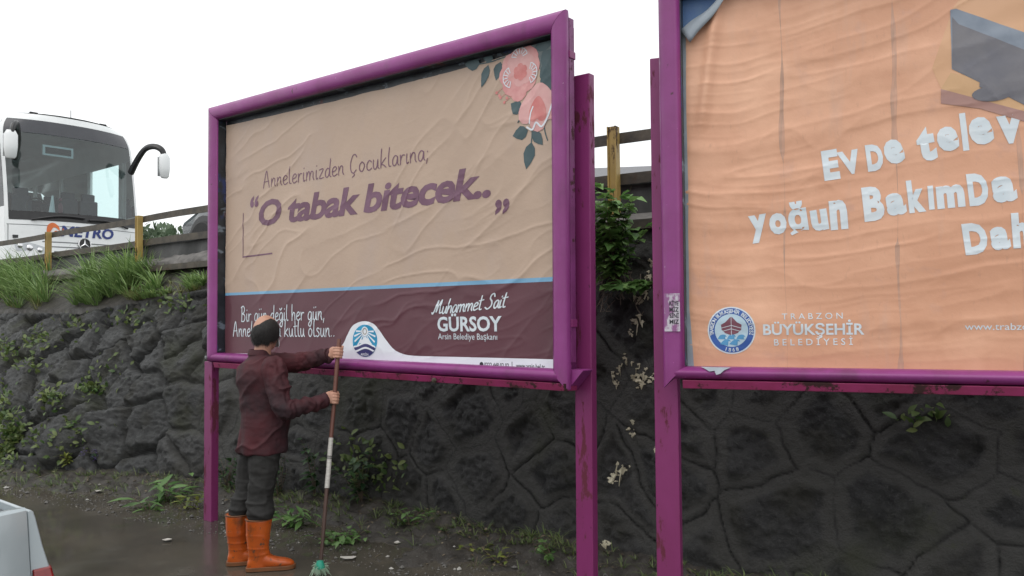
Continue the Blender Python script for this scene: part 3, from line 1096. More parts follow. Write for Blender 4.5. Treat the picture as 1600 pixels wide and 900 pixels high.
LP('lettering', M['plum'], fit(font_text('O tabak bitecek..', .033, .20, 3, .95), .488, 1.061, 2.948, 1.083, .205, 0, .73), 2)
LP('lettering', M['plum'], fit(font_text('“', .03, .1), .365, 1.215, .485, 1.216, .097, font_text('“', .03, .1)[0][:, 1].min()), 2)
LP('lettering', M['plum'], fit(font_text('”', .03, .1), .982 + 2.0, .955, 3.10, .957, .097, font_text('”', .03, .1)[0][:, 1].min()), 2)
LP('corner_line', M['plum'], merge(poly([(.262, 1.18), (.272, 1.18), (.277, .815), (.267, .803)]), poly([(.267, .803), (.277, .815), (.67, .828), (.67, .816)])), 2)
LP('lettering', M['ink_white'], fit(stroke_text('Bir gün değil her gün,', .075), .244, .268, 1.318, .286, .125, 0, 1.0), 3)
LP('lettering', M['ink_white'], fit(stroke_text('Anneler günü kutlu olsun..', .075), .128, .142, 1.436, .160, .125, 0, 1.0), 3)
V, Fs = stroke_text('Muhammet Sait', .10, -.02)
V[:, 0] += V[:, 1] * .32
LP('lettering', M['ink_white'], fit((V, Fs), 2.425, .322, 3.09, .372, .092, 0, 1.0), 3)
LP('lettering', M['ink_white'], fit(font_text('GÜRSOY', .028), 2.48, .214, 3.03, .220, .092, 0, .70), 3)
LP('lettering', M['ink_white'], fit(font_text('Arsin Belediye Başkanı', .0), 2.485, .158, 2.992, .163, .040, 0, .70), 3)
LP('lettering', M['ink_dark'], fit(font_text('0222 448 02 02', .006), 2.885, -.013, 3.085, -.012, .030, 0, .70), 3)
LP('divider_line', M['ink_dark'], fit(font_text('|', .0), 3.107, -.013, 3.111, -.013, .042), 3)
LP('phone_icon', M['ink_dark'], poly(ellipse(2.862, .003, .016, .016, 14)), 3)
LP('lettering', M['ink_dark'], fit(font_text('www.arsin.bel.tr', .008), 3.14, -.010, 3.36, -.009, .032, 0, .70), 3)
# town emblem: sun, rays, hills and waves in an oval
M['em_blue'] = mat('emblem_blue', (.02, .32, .56), .4)
M['em_navy'] = mat('emblem_navy', (.05, .05, .17), .4)
ex, ez, rx, rz = 1.769, .135, .130, .117
LP('emblem', M['em_blue'], poly(ellipse(ex, ez, rx, rz)), 3)
sx_, sz_ = ex, ez + .068
rays = []
for k in range(11):
    a = PI * (1.02 + .96 * k / 10) if k else PI * 1.02
    a = PI + PI * k / 10
    ln_ = .13
    for tr_ in range(20):
        if ((sx_ + ln_ * math.cos(a) - ex) / rx) ** 2 + ((sz_ + ln_ * math.sin(a) - ez) / rz) ** 2 > .92: ln_ *= .9
    q = Vector((math.cos(a), math.sin(a))); r_ = Vector((-q.y, q.x))
    c0 = Vector((sx_, sz_))
    rays.append(poly([tuple(c0 + q * .03 - r_ * .003), tuple(c0 + q * ln_ - r_ * .007), tuple(c0 + q * ln_ + r_ * .007), tuple(c0 + q * .03 + r_ * .003)], (k % 3) * .15))
hill = poly([(ex - .06, ez - .02), (ex - .035, ez + .01), (ex - .02, ez + .005), (ex, ez + .03), (ex + .025, ez + .008), (ex + .04, ez + .012), (ex + .08, ez - .022)], .5)
LP('emblem', M['offwhite'], merge(poly(ellipse(sx_, sz_, .034, .034, 24), .6), hill, *rays), 4)
M['em_gold'] = mat('emblem_grey', (.30, .27, .22), .5)
rg = ellipse(sx_, sz_, .022, .024, 20)
LP('emblem', M['em_gold'], (np.array([(x, z, 0) for x, z in rg] + [(x, z, 0) for x, z in ellipse(sx_, sz_, .016, .018, 20)]), [(i, (i + 1) % 20, 20 + (i + 1) % 20, 20 + i) for i in range(20)]), 5.6)


def in_oval(top):                         # part of the oval below a wavy line
    pts = []
    for k in range(33):
        a = PI + PI * k / 32
        pts.append((ex + rx * .98 * math.cos(a), ez + rz * .98 * math.sin(a)))
    pts = [q for q in pts if q[1] < top(q[0])]
    xs = np.linspace(pts[-1][0], pts[0][0], 24)
    return pts + [(x, top(x)) for x in xs[1:-1]]


wf = lambda o: (lambda x: ez - .036 - o + .014 * math.sin((x - ex) * 26 + 1.2))
LP('emblem', M['offwhite'], poly(in_oval(wf(-.012))), 4.8)
LP('emblem', M['em_navy'], poly(in_oval(wf(.0))), 5.8)
LP('emblem', M['offwhite'], poly([(x, wf(.022)(x)) for x in np.linspace(ex - .10, ex + .105, 20)] + [(x, wf(.036)(x)) for x in np.linspace(ex + .09, ex - .09, 20)]), 6.8)
LP('lettering', M['offwhite'], fit(font_text('ARSİN', .01), ex - .04, ez - .108, ex + .04, ez - .108, .018, 0, .7), 7)

# painted flowers in the corner
M['pink1'] = mat('petal_pink', (.62, .25, .25), .42, (.70, .36, .34), 12)
M['pink2'] = mat('petal_pale', (.72, .42, .40), .42, (.66, .34, .33), 12)
M['pink3'] = mat('petal_deep', (.60, .18, .17), .42, (.66, .27, .25), 14)
M['inkleaf'] = mat('printed_leaf', (.035, .075, .085), .42, (.06, .10, .11), 12)


def petal(cx, cz, a, ln_, wd_, n=14):
    q = np.array([math.cos(a), math.sin(a)]); r_ = np.array([-q[1], q[0]])
    pts = []
    for k in range(n):
        t_ = 2 * PI * k / n
        u, v = (1 - math.cos(t_)) / 2 * ln_, math.sin(t_) * wd_ / 2 * (.55 + .6 * (1 - math.cos(t_)) / 2)
        pts.append(tuple(np.array([cx, cz]) + q * u + r_ * v))
    return pts


def leaf2(cx, cz, a, ln_, wd_):
    q = np.array([math.cos(a), math.sin(a)]); r_ = np.array([-q[1], q[0]])
    up_ = [(0, 0), (.2, .38), (.45, .5), (.75, .3), (1, 0)]
    return [tuple(np.array([cx, cz]) + q * u * ln_ + r_ * v * wd_) for u, v in up_] + [tuple(np.array([cx, cz]) + q * u * ln_ - r_ * v * wd_) for u, v in up_[::-1][1:-1]]


CL = [((3.453, 0, 0), (1, 0, 0)), ((0, 0, 1.985), (0, 0, 1))]
lv = [leaf2(2.86, 1.95, PI * .95, .13, .09), leaf2(2.93, 1.93, -PI * .62, .15, .07), leaf2(3.03, 1.93, -PI * .6, .12, .08), leaf2(2.97, 1.96, PI * .9, .09, .06),
      leaf2(3.36, 1.93, -.9, .16, .12), leaf2(3.37, 1.86, -1.4, .17, .09), leaf2(3.30, 1.96, .2, .16, .09), leaf2(3.20, 1.585, PI * .8, .11, .09), leaf2(3.245, 1.46, PI * 1.05, .12, .09),
      leaf2(3.28, 1.45, -.9, .12, .07), leaf2(3.27, 1.385, -PI * .58, .17, .09), leaf2(3.36, 1.79, -1.2, .15, .08)]
st_ = [ribbon(smooth_path(q), .008) for q in ([(2.84, 1.95), (2.95, 1.945), (3.08, 1.955)], [(3.27, 1.52), (3.275, 1.44), (3.265, 1.36)], [(3.22, 1.58), (3.19, 1.54), (3.17, 1.52)], [(3.36, 1.52), (3.37, 1.44), (3.39, 1.38)])]
wash = [(3.12, 1.99), (3.455, 1.99), (3.455, 1.60), (3.43, 1.72), (3.37, 1.80), (3.33, 1.93), (3.22, 1.965)]
LP('printed_wash', mat('printed_teal_wash', (.055, .085, .095), .42, (.14, .17, .17), 7, ramp=(.4, .6)), poly(wash), 1, clip=CL)
LP('printed_leaves', M['inkleaf'], merge(*[poly(q, (i % 5) * .12) for i, q in enumerate(lv)], *[(np.array([(a_[0], a_[1], .7) for a_ in v]), f) for v, f in st_]), 2, clip=CL)
back = [petal(3.19, 1.85, a, l_, w_) for a, l_, w_ in ((1.2, .16, .14), (1.9, .14, .14), (2.6, .16, .14), (3.3, .17, .14), (4.0, .18, .15), (4.6, .20, .15), (5.3, .16, .15), (.1, .15, .14), (.7, .16, .14))]
LP('printed_flower', M['pink1'], merge(*[poly(q, (i % 5) * .12) for i, q in enumerate(back)]), 3, clip=CL)
mid = [petal(3.19, 1.86, a, .115, .10) for a in (.4, 1.1, 1.8, 2.5, 3.2, 4.6, 5.3, 5.9)]
LP('printed_flower', M['pink2'], merge(*[poly(q, (i % 5) * .12) for i, q in enumerate(mid)]), 4, clip=CL)
LP('printed_flower', M['pink3'], merge(*[poly(petal(3.19, 1.835, a, .055, .05), (i % 5) * .12) for i, a in enumerate((.5, 1.6, 2.7, 3.7, 4.8, 5.7))]), 5, clip=CL)
bud = [petal(3.34, 1.74, a, l_, w_) for a, l_, w_ in ((-2.1, .27, .15), (-1.2, .25, .15), (-1.65, .30, .16))]
LP('printed_flower', M['pink2'], merge(*[poly(q, i * .2) for i, q in enumerate(bud)]), 3.7, clip=CL)
LP('printed_flower', M['pink3'], merge(*[poly(petal(3.33, 1.66, a, .16, .09), i * .2) for i, a in enumerate((-1.9, -1.4))]), 4.7, clip=CL)
wl_ = []
for cx, cz, r0, a0, a1, k in ((3.185, 1.925, .062, .25, 2.9, 7), (3.12, 1.815, .065, 1.9, 4.5, 7), (3.255, 1.815, .065, -1.3, 1.3, 7)):
    for i in range(k):
        a = a0 + (a1 - a0) * i / (k - 1)
        wl_.append(ribbon([(cx + r0 * .45 * math.cos(a), cz + r0 * .45 * math.sin(a)), (cx + r0 * math.cos(a), cz + r0 * math.sin(a))], .0075))
    wl_.append(ribbon([(cx + r0 * math.cos(a0 + (a1 - a0) * i / 14), cz + r0 * math.sin(a0 + (a1 - a0) * i / 14)) for i in range(15)], .006))
wl_.append(ribbon(smooth_path([(3.24, 1.48), (3.28, 1.46), (3.31, 1.50), (3.35, 1.47), (3.40, 1.53), (3.43, 1.60)]), .012))
wl_.append(ribbon(smooth_path([(3.26, 1.50), (3.27, 1.56), (3.29, 1.60)]), .009))
LP('printed_highlight', M['offwhite'], merge(*[(np.array([(a_[0], a_[1], (i % 6) * .1) for a_ in v]), f) for i, (v, f) in enumerate(wl_)]), 6, clip=CL)
LP('printed_berries', M['pink3'], merge(*[poly(ellipse(x, z, .010, .010, 10)) for x, z in ((3.00, 1.735), (3.03, 1.70), (3.06, 1.665), (3.02, 1.715), (3.08, 1.69))], *[(np.array([(a_[0], a_[1], .4) for a_ in v]), f) for v, f in [ribbon([(x, z), (x + .06, z + .03)], .004) for x, z in ((3.00, 1.735), (3.03, 1.70), (3.06, 1.665))]]), 3)

# --- poster two
S2 = Sheet(fold2, .070, b2)
PL = lambda x: 1.803 + .66 * x            # fold line of the peeled corner
p2 = S2.par = S2.base('paper_poster', M['orange'], np.linspace(.004, 3.455, 460), np.linspace(-.03, 1.99, 270), keep=lambda x, z: z < PL(x) + .004)
MB().box((.14, .0835, 1.84), (.27, .002, .27)).build('old_poster', M['oldblue'], b2)
# curled corner: a roll of paper along the fold line
A, Bq = Vector((-.004, .055, PL(-.004))), Vector((.255, .055, PL(.255)))
ax = (Bq - A).normalized()
dn = Vector((ax.z, 0, -ax.x))             # across the fold, down to the right
rings = []
for i in range(15):
    t_ = i / 14
    wd_ = .012 + .12 * (1 - t_) ** .8
    ring = []
    for k in range(10):
        q = k / 9
        a = q * PI * 1.05
        r_ = .022 + .008 * t_
        ring.append(A + ax * (A - Bq).length * t_ + Vector((0, -1, 0)) * (r_ * (1 - math.cos(min(a, PI))) * .9 + .004 * math.sin(9 * q + 4 * t_)) + dn * (math.sin(min(a, PI)) * -r_ * .6 + q ** 1.5 * wd_ * .75) + Vector((0, 0, .006 * math.sin(t_ * 8))))
    rings.append(ring)
P = np.array([[tuple(v) for v in r] for r in rings])
o = link('curled_corner', grid_mesh('curl', P), M['paperback'], p2)
md = o.modifiers.new('solid', 'SOLIDIFY'); md.thickness = .0012
# pale margin along the left edge and its torn foot
mz = np.linspace(0, 1.79, 60)
mgx = .020 + .010 * fbm(mz * 3, mz * 0, 101) + .016 * sstep(.35, 0, mz)
LQ = S2.layer
V = np.array([(.003, z, 0) for z in mz] + [(x, z, 0) for x, z in zip(mgx, mz)])
LQ('paper_margin', M['paperback'], (V, [(i, i + 60, i + 61, i + 1) for i in range(59)]), 1, .2)
mb = MB()
tp = [(.085, .002), (.10, -.004), (.13, -.020), (.155, -.016), (.165, -.036), (.185, -.030), (.205, -.012), (.235, .001)]
V = [(x, -.020 - .030 * min(1, max(0, -z / .03)) - .003, z) for x, z in tp] + [(x, -.0195 - .030 * min(1, max(0, -z / .03)), z) for x, z in tp]
n_t = len(tp)
mb.add([Vector(v) for v in V], [tuple(range(n_t)), tuple(range(2 * n_t - 1, n_t - 1, -1))] + [(i, (i + 1) % n_t, n_t + (i + 1) % n_t, n_t + i) for i in range(n_t)])
mb.build('torn_scrap', M['paperback'], b2)
for xs_ in (.507, 1.033, 1.56):
    zs_ = np.linspace(-.02, 1.95, 90)
    w_ = .0006 + (.003 + .018 * noise(zs_ * 9, zs_ * 0 + xs_, 103) ** 1.5) * sstep(.32, .5, noise(zs_ * 4.2, zs_ * 0 + xs_ * 7, 107))
    V = np.array([(xs_ - a_ + .004 * math.sin(z * 9), z, 0) for z, a_ in zip(zs_, w_)] + [(xs_ + a_ * .8 + .004 * math.sin(z * 9), z, 0) for z, a_ in zip(zs_, w_)])
    LQ('seam_stain', M['seam'], (V, [(i, i + 90, i + 91, i + 1) for i in range(89)]), .8)


def letters(seq):                         # (char, x0, z0, width, height, rotation, skew)
    out = []
    for i, (ch, x0, z0, w_, h_, ro, sk) in enumerate(seq):
        V, Fs = font_text(ch, .056, 0, 3)
        V = V.copy()
        a, b_, c0, d = V[:, 0].min(), V[:, 0].max(), V[:, 1].min(), V[:, 1].max()
        lo = 0 if ch not in 'ygğp' else c0
        X = (V[:, 0] - a) / (b_ - a) * w_
        Z = (V[:, 1] - lo) / (d - lo) * h_
        X = X + sk * Z
        c_, s_ = math.cos(ro), math.sin(ro)
        out.append((np.stack([x0 + X * c_ - Z * s_, z0 + X * s_ + Z * c_, V[:, 2] + (i % 3) * .2], -1), Fs))
    return merge(*out)


LQ('lettering', M['ink_white'], letters([('E', .702, .953, .076, .143, .10, 0), ('V', .785, .973, .100, .112, .12, -.1), ('D', .905, .985, .075, .125, .05, -.05), ('e', .990, 1.012, .088, .110, .2, 0),
   ('t', 1.135, 1.020, .082, .155, .12, 0), ('e', 1.222, 1.058, .092, .108, .15, 0), ('l', 1.325, 1.060, .026, .170, .08, 0), ('e', 1.362, 1.078, .100, .120, .18, 0), ('v', 1.472, 1.080, .105, .120, .05, 0), ('i', 1.590, 1.085, .03, .165, 0, 0)]), 2)
LQ('lettering', M['ink_white'], letters([('y', .345, .638, .090, .145, .12, 0), ('o', .437, .690, .085, .098, .1, 0), ('ğ', .538, .652, .092, .190, .12, 0), ('u', .640, .700, .080, .095, .12, 0), ('n', .727, .706, .082, .135, .06, 0),
   ('B', .884, .738, .095, .160, .08, 0), ('a', .988, .760, .088, .098, .12, 0), ('k', 1.085, .770, .075, .150, .08, 0), ('ı', 1.172, .783, .024, .105, .05, 0), ('m', 1.208, .783, .120, .100, .06, 0), ('D', 1.345, .790, .085, .145, .03, -.05), ('a', 1.445, .800, .10, .11, .1, 0)]), 2)
LQ('lettering', M['ink_white'], letters([('D', 1.322, .556, .100, .140, .06, -.05), ('a', 1.432, .575, .080, .098, .1, 0), ('h', 1.520, .582, .075, .155, .04, 0)]), 2)
LQ('lettering', M['ink_white'], fit(font_text('TRABZON', .0, 0, 3, 1.55), .486, .244, .774, .247, .031, 0, .70), 2)
LQ('lettering', M['ink_white'], fit(font_text('BÜYÜKŞEHİR', .022), .393, .166, .872, .169, .054, 0, .70), 2)
LQ('lettering', M['ink_white'], fit(font_text('BELEDİYESİ', .006, 0, 3, 1.6), .446, .111, .818, .117, .033, 0, .70), 2)
LQ('lettering', M['ink_white'], fit(font_text('www.trabzon', .004), 1.312, .190, 1.60, .190, .034, 0, .73), 2)
# round city emblem: ring of letters, boat, waves
cx, cz, ro_ = .2345, .189, .121
M['ring_blue'] = mat('ring_blue', (.04, .115, .40), .42)
M['pale_blue'] = mat('pale_blue_ink', (.50, .66, .76), .42)
M['wave_blue'] = mat('wave_blue', (.10, .33, .58), .42)
M['boat_red'] = mat('boat_maroon', (.20, .07, .10), .42)
LQ('emblem', M['ink_white'], poly(ellipse(cx, cz, ro_, ro_ * 1.02, 48)), 2)
LQ('emblem', M['ring_blue'], poly(ellipse(cx, cz, ro_ * .94, ro_ * .96, 48)), 3)
LQ('emblem', M['pale_blue'], poly(ellipse(cx, cz, ro_ * .70, ro_ * .71, 40)), 4)
LQ('emblem', M['boat_red'], poly([(cx - .052, cz + .030), (cx - .030, cz + .042), (cx - .008, cz + .066), (cx, cz + .072), (cx + .008, cz + .066), (cx + .030, cz + .042), (cx + .052, cz + .030), (cx + .050, cz + .004), (cx + .032, cz - .014), (cx, cz - .026), (cx - .032, cz - .014), (cx - .050, cz + .004)]), 5)
ln = [ribbon([(cx, cz + .080), (cx, cz - .026)], .003)] + [ribbon([(cx - .050, cz + z - .002), (cx, cz + z + .012), (cx + .050, cz + z - .002)], .003) for z in (-.004, .014)]
wave = []
for k in range(3):
    x = cx - .070 + .047 * k
    wave.append(poly(smooth_path([(x, cz - .045), (x + .012, cz - .026), (x + .034, cz - .022), (x + .046, cz - .034), (x + .036, cz - .032), (x + .030, cz - .040), (x + .046, cz - .048)], 4), (k % 2) * .3))
for k in range(2):
    x = cx - .048 + .047 * k
    wave.append(poly(smooth_path([(x - .012, cz - .072), (x + .012, cz - .050), (x + .034, cz - .047), (x + .044, cz - .058), (x + .034, cz - .056), (x + .028, cz - .066), (x + .03, cz - .080)], 4), .5 + (k % 2) * .3))
LQ('emblem', M['wave_blue'], merge(*wave), 5)
LQ('emblem', M['ink_white'], merge(*[(np.array([(a_[0], a_[1], i * .2) for a_ in v]), f) for i, (v, f) in enumerate(ln)]), 6)


def arc_text(body, r, a0, a1, hgt, flip=False):
    out = []
    for i, ch in enumerate(body):
        if ch == ' ': continue
        a = a0 + (a1 - a0) * i / (len(body) - 1)
        V, Fs = font_text(ch, .015)
        V = V.copy()
        X, Z = (V[:, 0] - (V[:, 0].min() + V[:, 0].max()) / 2) * hgt / .70, V[:, 1] * hgt / .70
        th = a - PI / 2 if not flip else a + PI / 2
        px_, pz_ = cx + r * math.cos(a), cz + r * math.sin(a)
        if flip: Z = Z - hgt
        out.append((np.stack([px_ + X * math.cos(th) - Z * math.sin(th), pz_ + X * math.sin(th) + Z * math.cos(th), V[:, 2]], -1), Fs))
    return merge(*out)


LQ('lettering', M['ink_white'], arc_text('TRABZON BÜYÜKŞEHİR BELEDİYESİ', ro_ * .755, PI * 1.06, -PI * .06, .019), 5)
LQ('lettering', M['ink_white'], arc_text('1868', ro_ * .76, -PI * .59, -PI * .41, .019, True), 5)
# picture of a monitor on a table
M['mon_frame'] = mat('printed_grey_blue', (.20, .24, .30), .42, (.26, .30, .36), 8, bump=.12, bscale=9)
M['mon_dark'] = mat('printed_slate', (.15, .15, .175), .42, (.19, .185, .20), 8, bump=.12, bscale=9)
M['tab_top'] = mat('printed_ochre', (.63, .385, .20), .42, (.58, .36, .19), 4, bump=.12, bscale=9)
M['tab_side'] = mat('printed_mauve', (.36, .21, .19), .42, (.42, .24, .2), 4, bump=.12, bscale=9)
M['wall_print'] = mat('printed_sand', (.66, .385, .22), .42, (.68, .40, .24), 3, bump=.12, bscale=9)
LQ('printed_wall', M['wall_print'], poly([(1.20, 1.46), (1.30, 1.75), (1.45, 1.93), (1.95, 1.70), (2.4, 1.4), (2.4, .95), (1.60, 1.18), (1.236, 1.36)]), 1)
LQ('printed_table', M['tab_top'], poly([(1.236, 1.355), (1.28, 1.43), (1.9, 1.22), (2.35, 1.02), (2.35, .9), (1.62, 1.20)]), 2)
LQ('printed_table', M['tab_side'], poly([(1.236, 1.355), (1.62, 1.20), (1.61, 1.155), (1.40, 1.245), (1.235, 1.285)]), 2.6)
LQ('printed_monitor', M['mon_frame'], poly([(1.285, 1.735), (1.31, 1.738), (2.0, 1.36), (2.0, .96), (1.59, 1.24), (1.285, 1.448)]), 3)
LQ('printed_monitor', M['mon_dark'], merge(poly([(1.292, 1.70), (1.32, 1.66), (1.62, 1.485), (1.62, 1.24), (1.59, 1.24), (1.287, 1.45)]), poly([(1.40, 1.43), (1.50, 1.37), (1.50, 1.315), (1.40, 1.345)], .3), poly(ellipse(1.452, 1.310, .085, .036, 24), .6)), 4)
# torn sticker on the left frame member
stk = MB()
sx0, sx1, sz0, sz1 = -.098, -.016, .186, .385
hy = lambda x: -.0385 + .14 * abs(x + .056) ** 1.3
xs_ = np.linspace(sx0, sx1, 9)
P = np.array([[(x, hy(x) - .0015, z) for x in xs_] for z in np.linspace(sz0, sz1, 5)])
M['sticker'] = mat('silver_sticker', (.52, .48, .54), .4, (.26, .10, .24), 16, ramp=(.50, .58), stretch=(1, 1, .6))
st_o = link('sticker', grid_mesh('sticker', P), M['sticker'], b2)
V, Fs = merge(*[fit(font_text(w_, .02), sx0 + .028, z_, sx1 - .006, z_, .022, 0, .7) for w_, z_ in (('KİYE', .322), ('MİZ', .290), ('SİNİ', .258), ('MIZ', .226))])
me = np_mesh('sticker_letters', [(v[0], hy(v[0]) - .0035, v[1]) for v in V], Fs)
o = link('lettering', me, M['ink_dark'], st_o, False)

# ------------------------------------------------------------------ the man with the pole
MX, MY = -1.78, 5.72
FA = math.radians(40)
FV, RV = Vector((math.cos(FA), math.sin(FA), 0)), Vector((math.sin(FA), -math.cos(FA), 0))
MO = Vector((MX, MY, 0))


def fr(f, r, z):
    return MO + FV * f + RV * r + Vector((0, 0, z))


POLE0, POLE1 = gnd(500, 893, .03), at(530, 530, 5.76)
pdir = (POLE1 - POLE0).normalized()
grip_r = POLE0 + pdir * (1.16 - .03) / pdir.z
grip_l = POLE0 + pdir * (1.475 - .03) / pdir.z
SH_R, EL_R = fr(.01, .19, 1.375), Vector((-1.565, 5.49, 1.085))
SH_L, EL_L = fr(.07, -.17, 1.385), Vector((-1.555, 5.88, 1.40))
dr = (grip_r - EL_R).normalized()
WR_R = grip_r - dr * .085
dl_ = (grip_l - EL_L).normalized()
WR_L = grip_l - dl_ * .085
foot_r, foot_l = gnd(405, 891, .0) + Vector((0, 0, .09)), gnd(374, 882, .0) + Vector((0, 0, .09))
FD = Vector((math.cos(math.radians(12)), math.sin(math.radians(12)), 0))
KN_R, KN_L = Vector((-1.755, 5.63, .50)), Vector((-1.89, 5.78, .50))
HIP_R, HIP_L = fr(0, .09, .88), fr(-.01, -.09, .88)


def ring_loft(mb, spec, n=20):            # spec: (z, f, r, rf, rr)
    rings = []
    for z, f, r, rf, rr in spec:
        rings.append([fr(f + rf * math.cos(2 * PI * k / n), r + rr * math.sin(2 * PI * k / n), z) for k in range(n)])
    return mb.loft(rings)


def limb(mb, pts, rad, n=14, sq=1.0):
    P, R_ = [], []
    for i in range(len(pts) - 1):
        for k in range(6):
            t_ = k / 6
            P.append(pts[i].lerp(pts[i + 1], t_)); R_.append(rad[i] + (rad[i + 1] - rad[i]) * t_)
    P.append(pts[-1]); R_.append(rad[-1])
    for _ in range(2):                     # ease the joints
        P = [P[0]] + [(P[i - 1] + P[i] * 2 + P[i + 1]) / 4 for i in range(1, len(P) - 1)] + [P[-1]]
    mb.tube(P, R_, n, sq=sq)
    mb.sphere(pts[0], rad[0], 12, 8)
    mb.sphere(pts[-1], rad[-1], 12, 8)


def remesh(mb, name, voxel, m, parent, origin, it=3, wrinkle=None):
    me = bpy.data.meshes.new('raw')
    me.from_pydata([tuple(Vector(p) - origin) for p in mb.v], [], mb.f)
    bm = bmesh.new(); bm.from_mesh(me)
    bmesh.ops.recalc_face_normals(bm, faces=bm.faces)
    bm.to_mesh(me); bm.free()
    o = bpy.data.objects.new('raw', me)
    COL.objects.link(o)
    md = o.modifiers.new('r', 'REMESH')
    md.mode, md.voxel_size = 'VOXEL', voxel
    md2 = o.modifiers.new('s', 'SMOOTH')
    md2.iterations, md2.factor = it, .5
    bpy.context.view_layer.update()
    ne = bpy.data.meshes.new_from_object(o.evaluated_get(bpy.context.evaluated_depsgraph_get()))
    bpy.data.objects.remove(o)
    ne.name = name
    ne.materials.clear()
    if wrinkle:
        n = len(ne.vertices)
        co = np.zeros(n * 3); ne.vertices.foreach_get('co', co); co = co.reshape(-1, 3)
        no = np.zeros(n * 3); ne.vertex_normals.foreach_get('vector', no); no = no.reshape(-1, 3)
        co = co + no * wrinkle(co)[:, None]
        ne.vertices.foreach_set('co', co.reshape(-1)); ne.update()
    return link(name, ne, m, parent)


man = empty('person', (MX, MY, 0), 0, 'balding man in maroon shirt, dark trousers and orange boots holding a long pole', 'person')
HC = fr(.035, 0, 1.615)
HA = math.radians(74)
HF, HR = Vector((math.cos(HA), math.sin(HA), 0)), Vector((math.sin(HA), -math.cos(HA), 0))
HRm = Matrix((HF, -HR, Vector((0, 0, 1)))).transposed()


def hp(f, r, z):
    return HC + HF * f + HR * r + Vector((0, 0, z))


body = MB()
ring_loft(body, [(.80, 0, 0, .06, .10), (.86, -.02, 0, .115, .155), (.95, 0, 0, .12, .16), (1.08, .01, 0, .12, .15), (1.22, 0, 0, .115, .16), (1.34, -.005, 0, .10, .165), (1.41, -.01, 0, .075, .13), (1.46, 0, 0, .05, .06)])
limb(body, [fr(-.005, 0, 1.40), hp(-.02, 0, -.04)], [.062, .056])
body.sphere(HC + Vector((0, 0, .014)), (.106, .085, .118), 20, 14, HRm)
body.sphere(hp(.022, 0, -.055), (.070, .060, .068), 16, 10, HRm)
body.sphere(hp(.062, 0, -.092), (.026, .030, .022), 12, 8, HRm)            # chin
body.sphere(hp(.100, 0, -.018), (.020, .014, .016), 10, 8, HRm)            # nose
body.sphere(hp(.092, 0, .004), (.012, .010, .026), 10, 8, HRm)
body.sphere(hp(.080, 0, .032), (.022, .056, .012), 12, 8, HRm)             # brow
for sg in (-1, 1):
    body.sphere(hp(.060, sg * .040, -.020), (.030, .022, .022), 10, 8, HRm)
    body.sphere(hp(-.004, sg * .082, -.008), (.018, .008, .032), 10, 8, HRm)   # ear
    body.sphere(hp(-.008, sg * .087, .006), (.014, .007, .018), 10, 8, HRm)
body.sphere(hp(.084, 0, -.052), (.012, .026, .006), 10, 8, HRm)            # lips
body.sphere(hp(.082, 0, -.062), (.012, .022, .006), 10, 8, HRm)
for sh, el, wr in ((SH_R, EL_R, WR_R), (SH_L, EL_L, WR_L)):
    limb(body, [sh, el, wr], [.052, .040, .028])
for hip, kn, ft in ((HIP_R, KN_R, foot_r), (HIP_L, KN_L, foot_l)):
    limb(body, [hip, kn, ft + Vector((0, 0, .03))], [.085, .055, .040])
    limb(body, [ft + Vector((0, 0, -.04)), ft + FD * .15 + Vector((0, 0, -.055))], [.035, .028])


def hand(mb, grip, wdir, up_sgn):
    """palm behind the pole, four fingers closed round it one way, thumb the other way"""
    w_ = (wdir - pdir * wdir.dot(pdir)).normalized()
    q = pdir.cross(w_) * up_sgn
    wrist = grip - wdir * .085
    mb.tube([wrist, grip - wdir * .055 + q * .004], [.026, .030], 12, sq=.75)
    R_ = Matrix((w_, q, pdir)).transposed()
    mb.sphere(grip - w_ * .040 + q * .010, (.040, .018, .044), 14, 10, R_)
    mb.sphere(grip - w_ * .022 + q * .016, (.026, .015, .042), 12, 8, R_)
    for i in range(4):
        off = pdir * (.0315 - .021 * i) + pdir * -.004
        rad = .0098 - .0008 * (i == 3)
        rr = .0265 + (.002, .004, .003, .0)[i]
        pts = []
        for a in (118, 78, 36, -10, -52, -80 + 10 * i):
            t_ = math.radians(a)
            pts.append(grip + off - w_ * -math.cos(t_) * rr + q * math.sin(t_) * rr)
        pts = [grip + off - w_ * .018 + q * .022] + pts
        mb.tube(pts, [rad * 1.08] * 2 + [rad] * (len(pts) - 3) + [rad * .82], 10)
        mb.sphere(pts[-1], rad * .85, 10, 6)
    tp = [grip - w_ * .038 + pdir * .028, grip - w_ * .020 - q * .024 + pdir * .042, grip + w_ * .006 - q * .028 + pdir * .046, grip + w_ * .026 - q * .014 + pdir * .044]
    mb.tube(tp, [.013, .0115, .0105, .0085], 10)
    mb.sphere(tp[-1], .0088, 10, 6)


hand(body, grip_r, dr, -1)
hand(body, grip_l, dl_, -1)
bo = remesh(body, 'body', .0042, M['skin'], man, MO, 3)
# eyes
for sg in (-1, 1):
    MB().sphere(hp(.081, sg * .031, .010) - MO, .0115, 12, 8).build('eye', M['eye'], man, True)

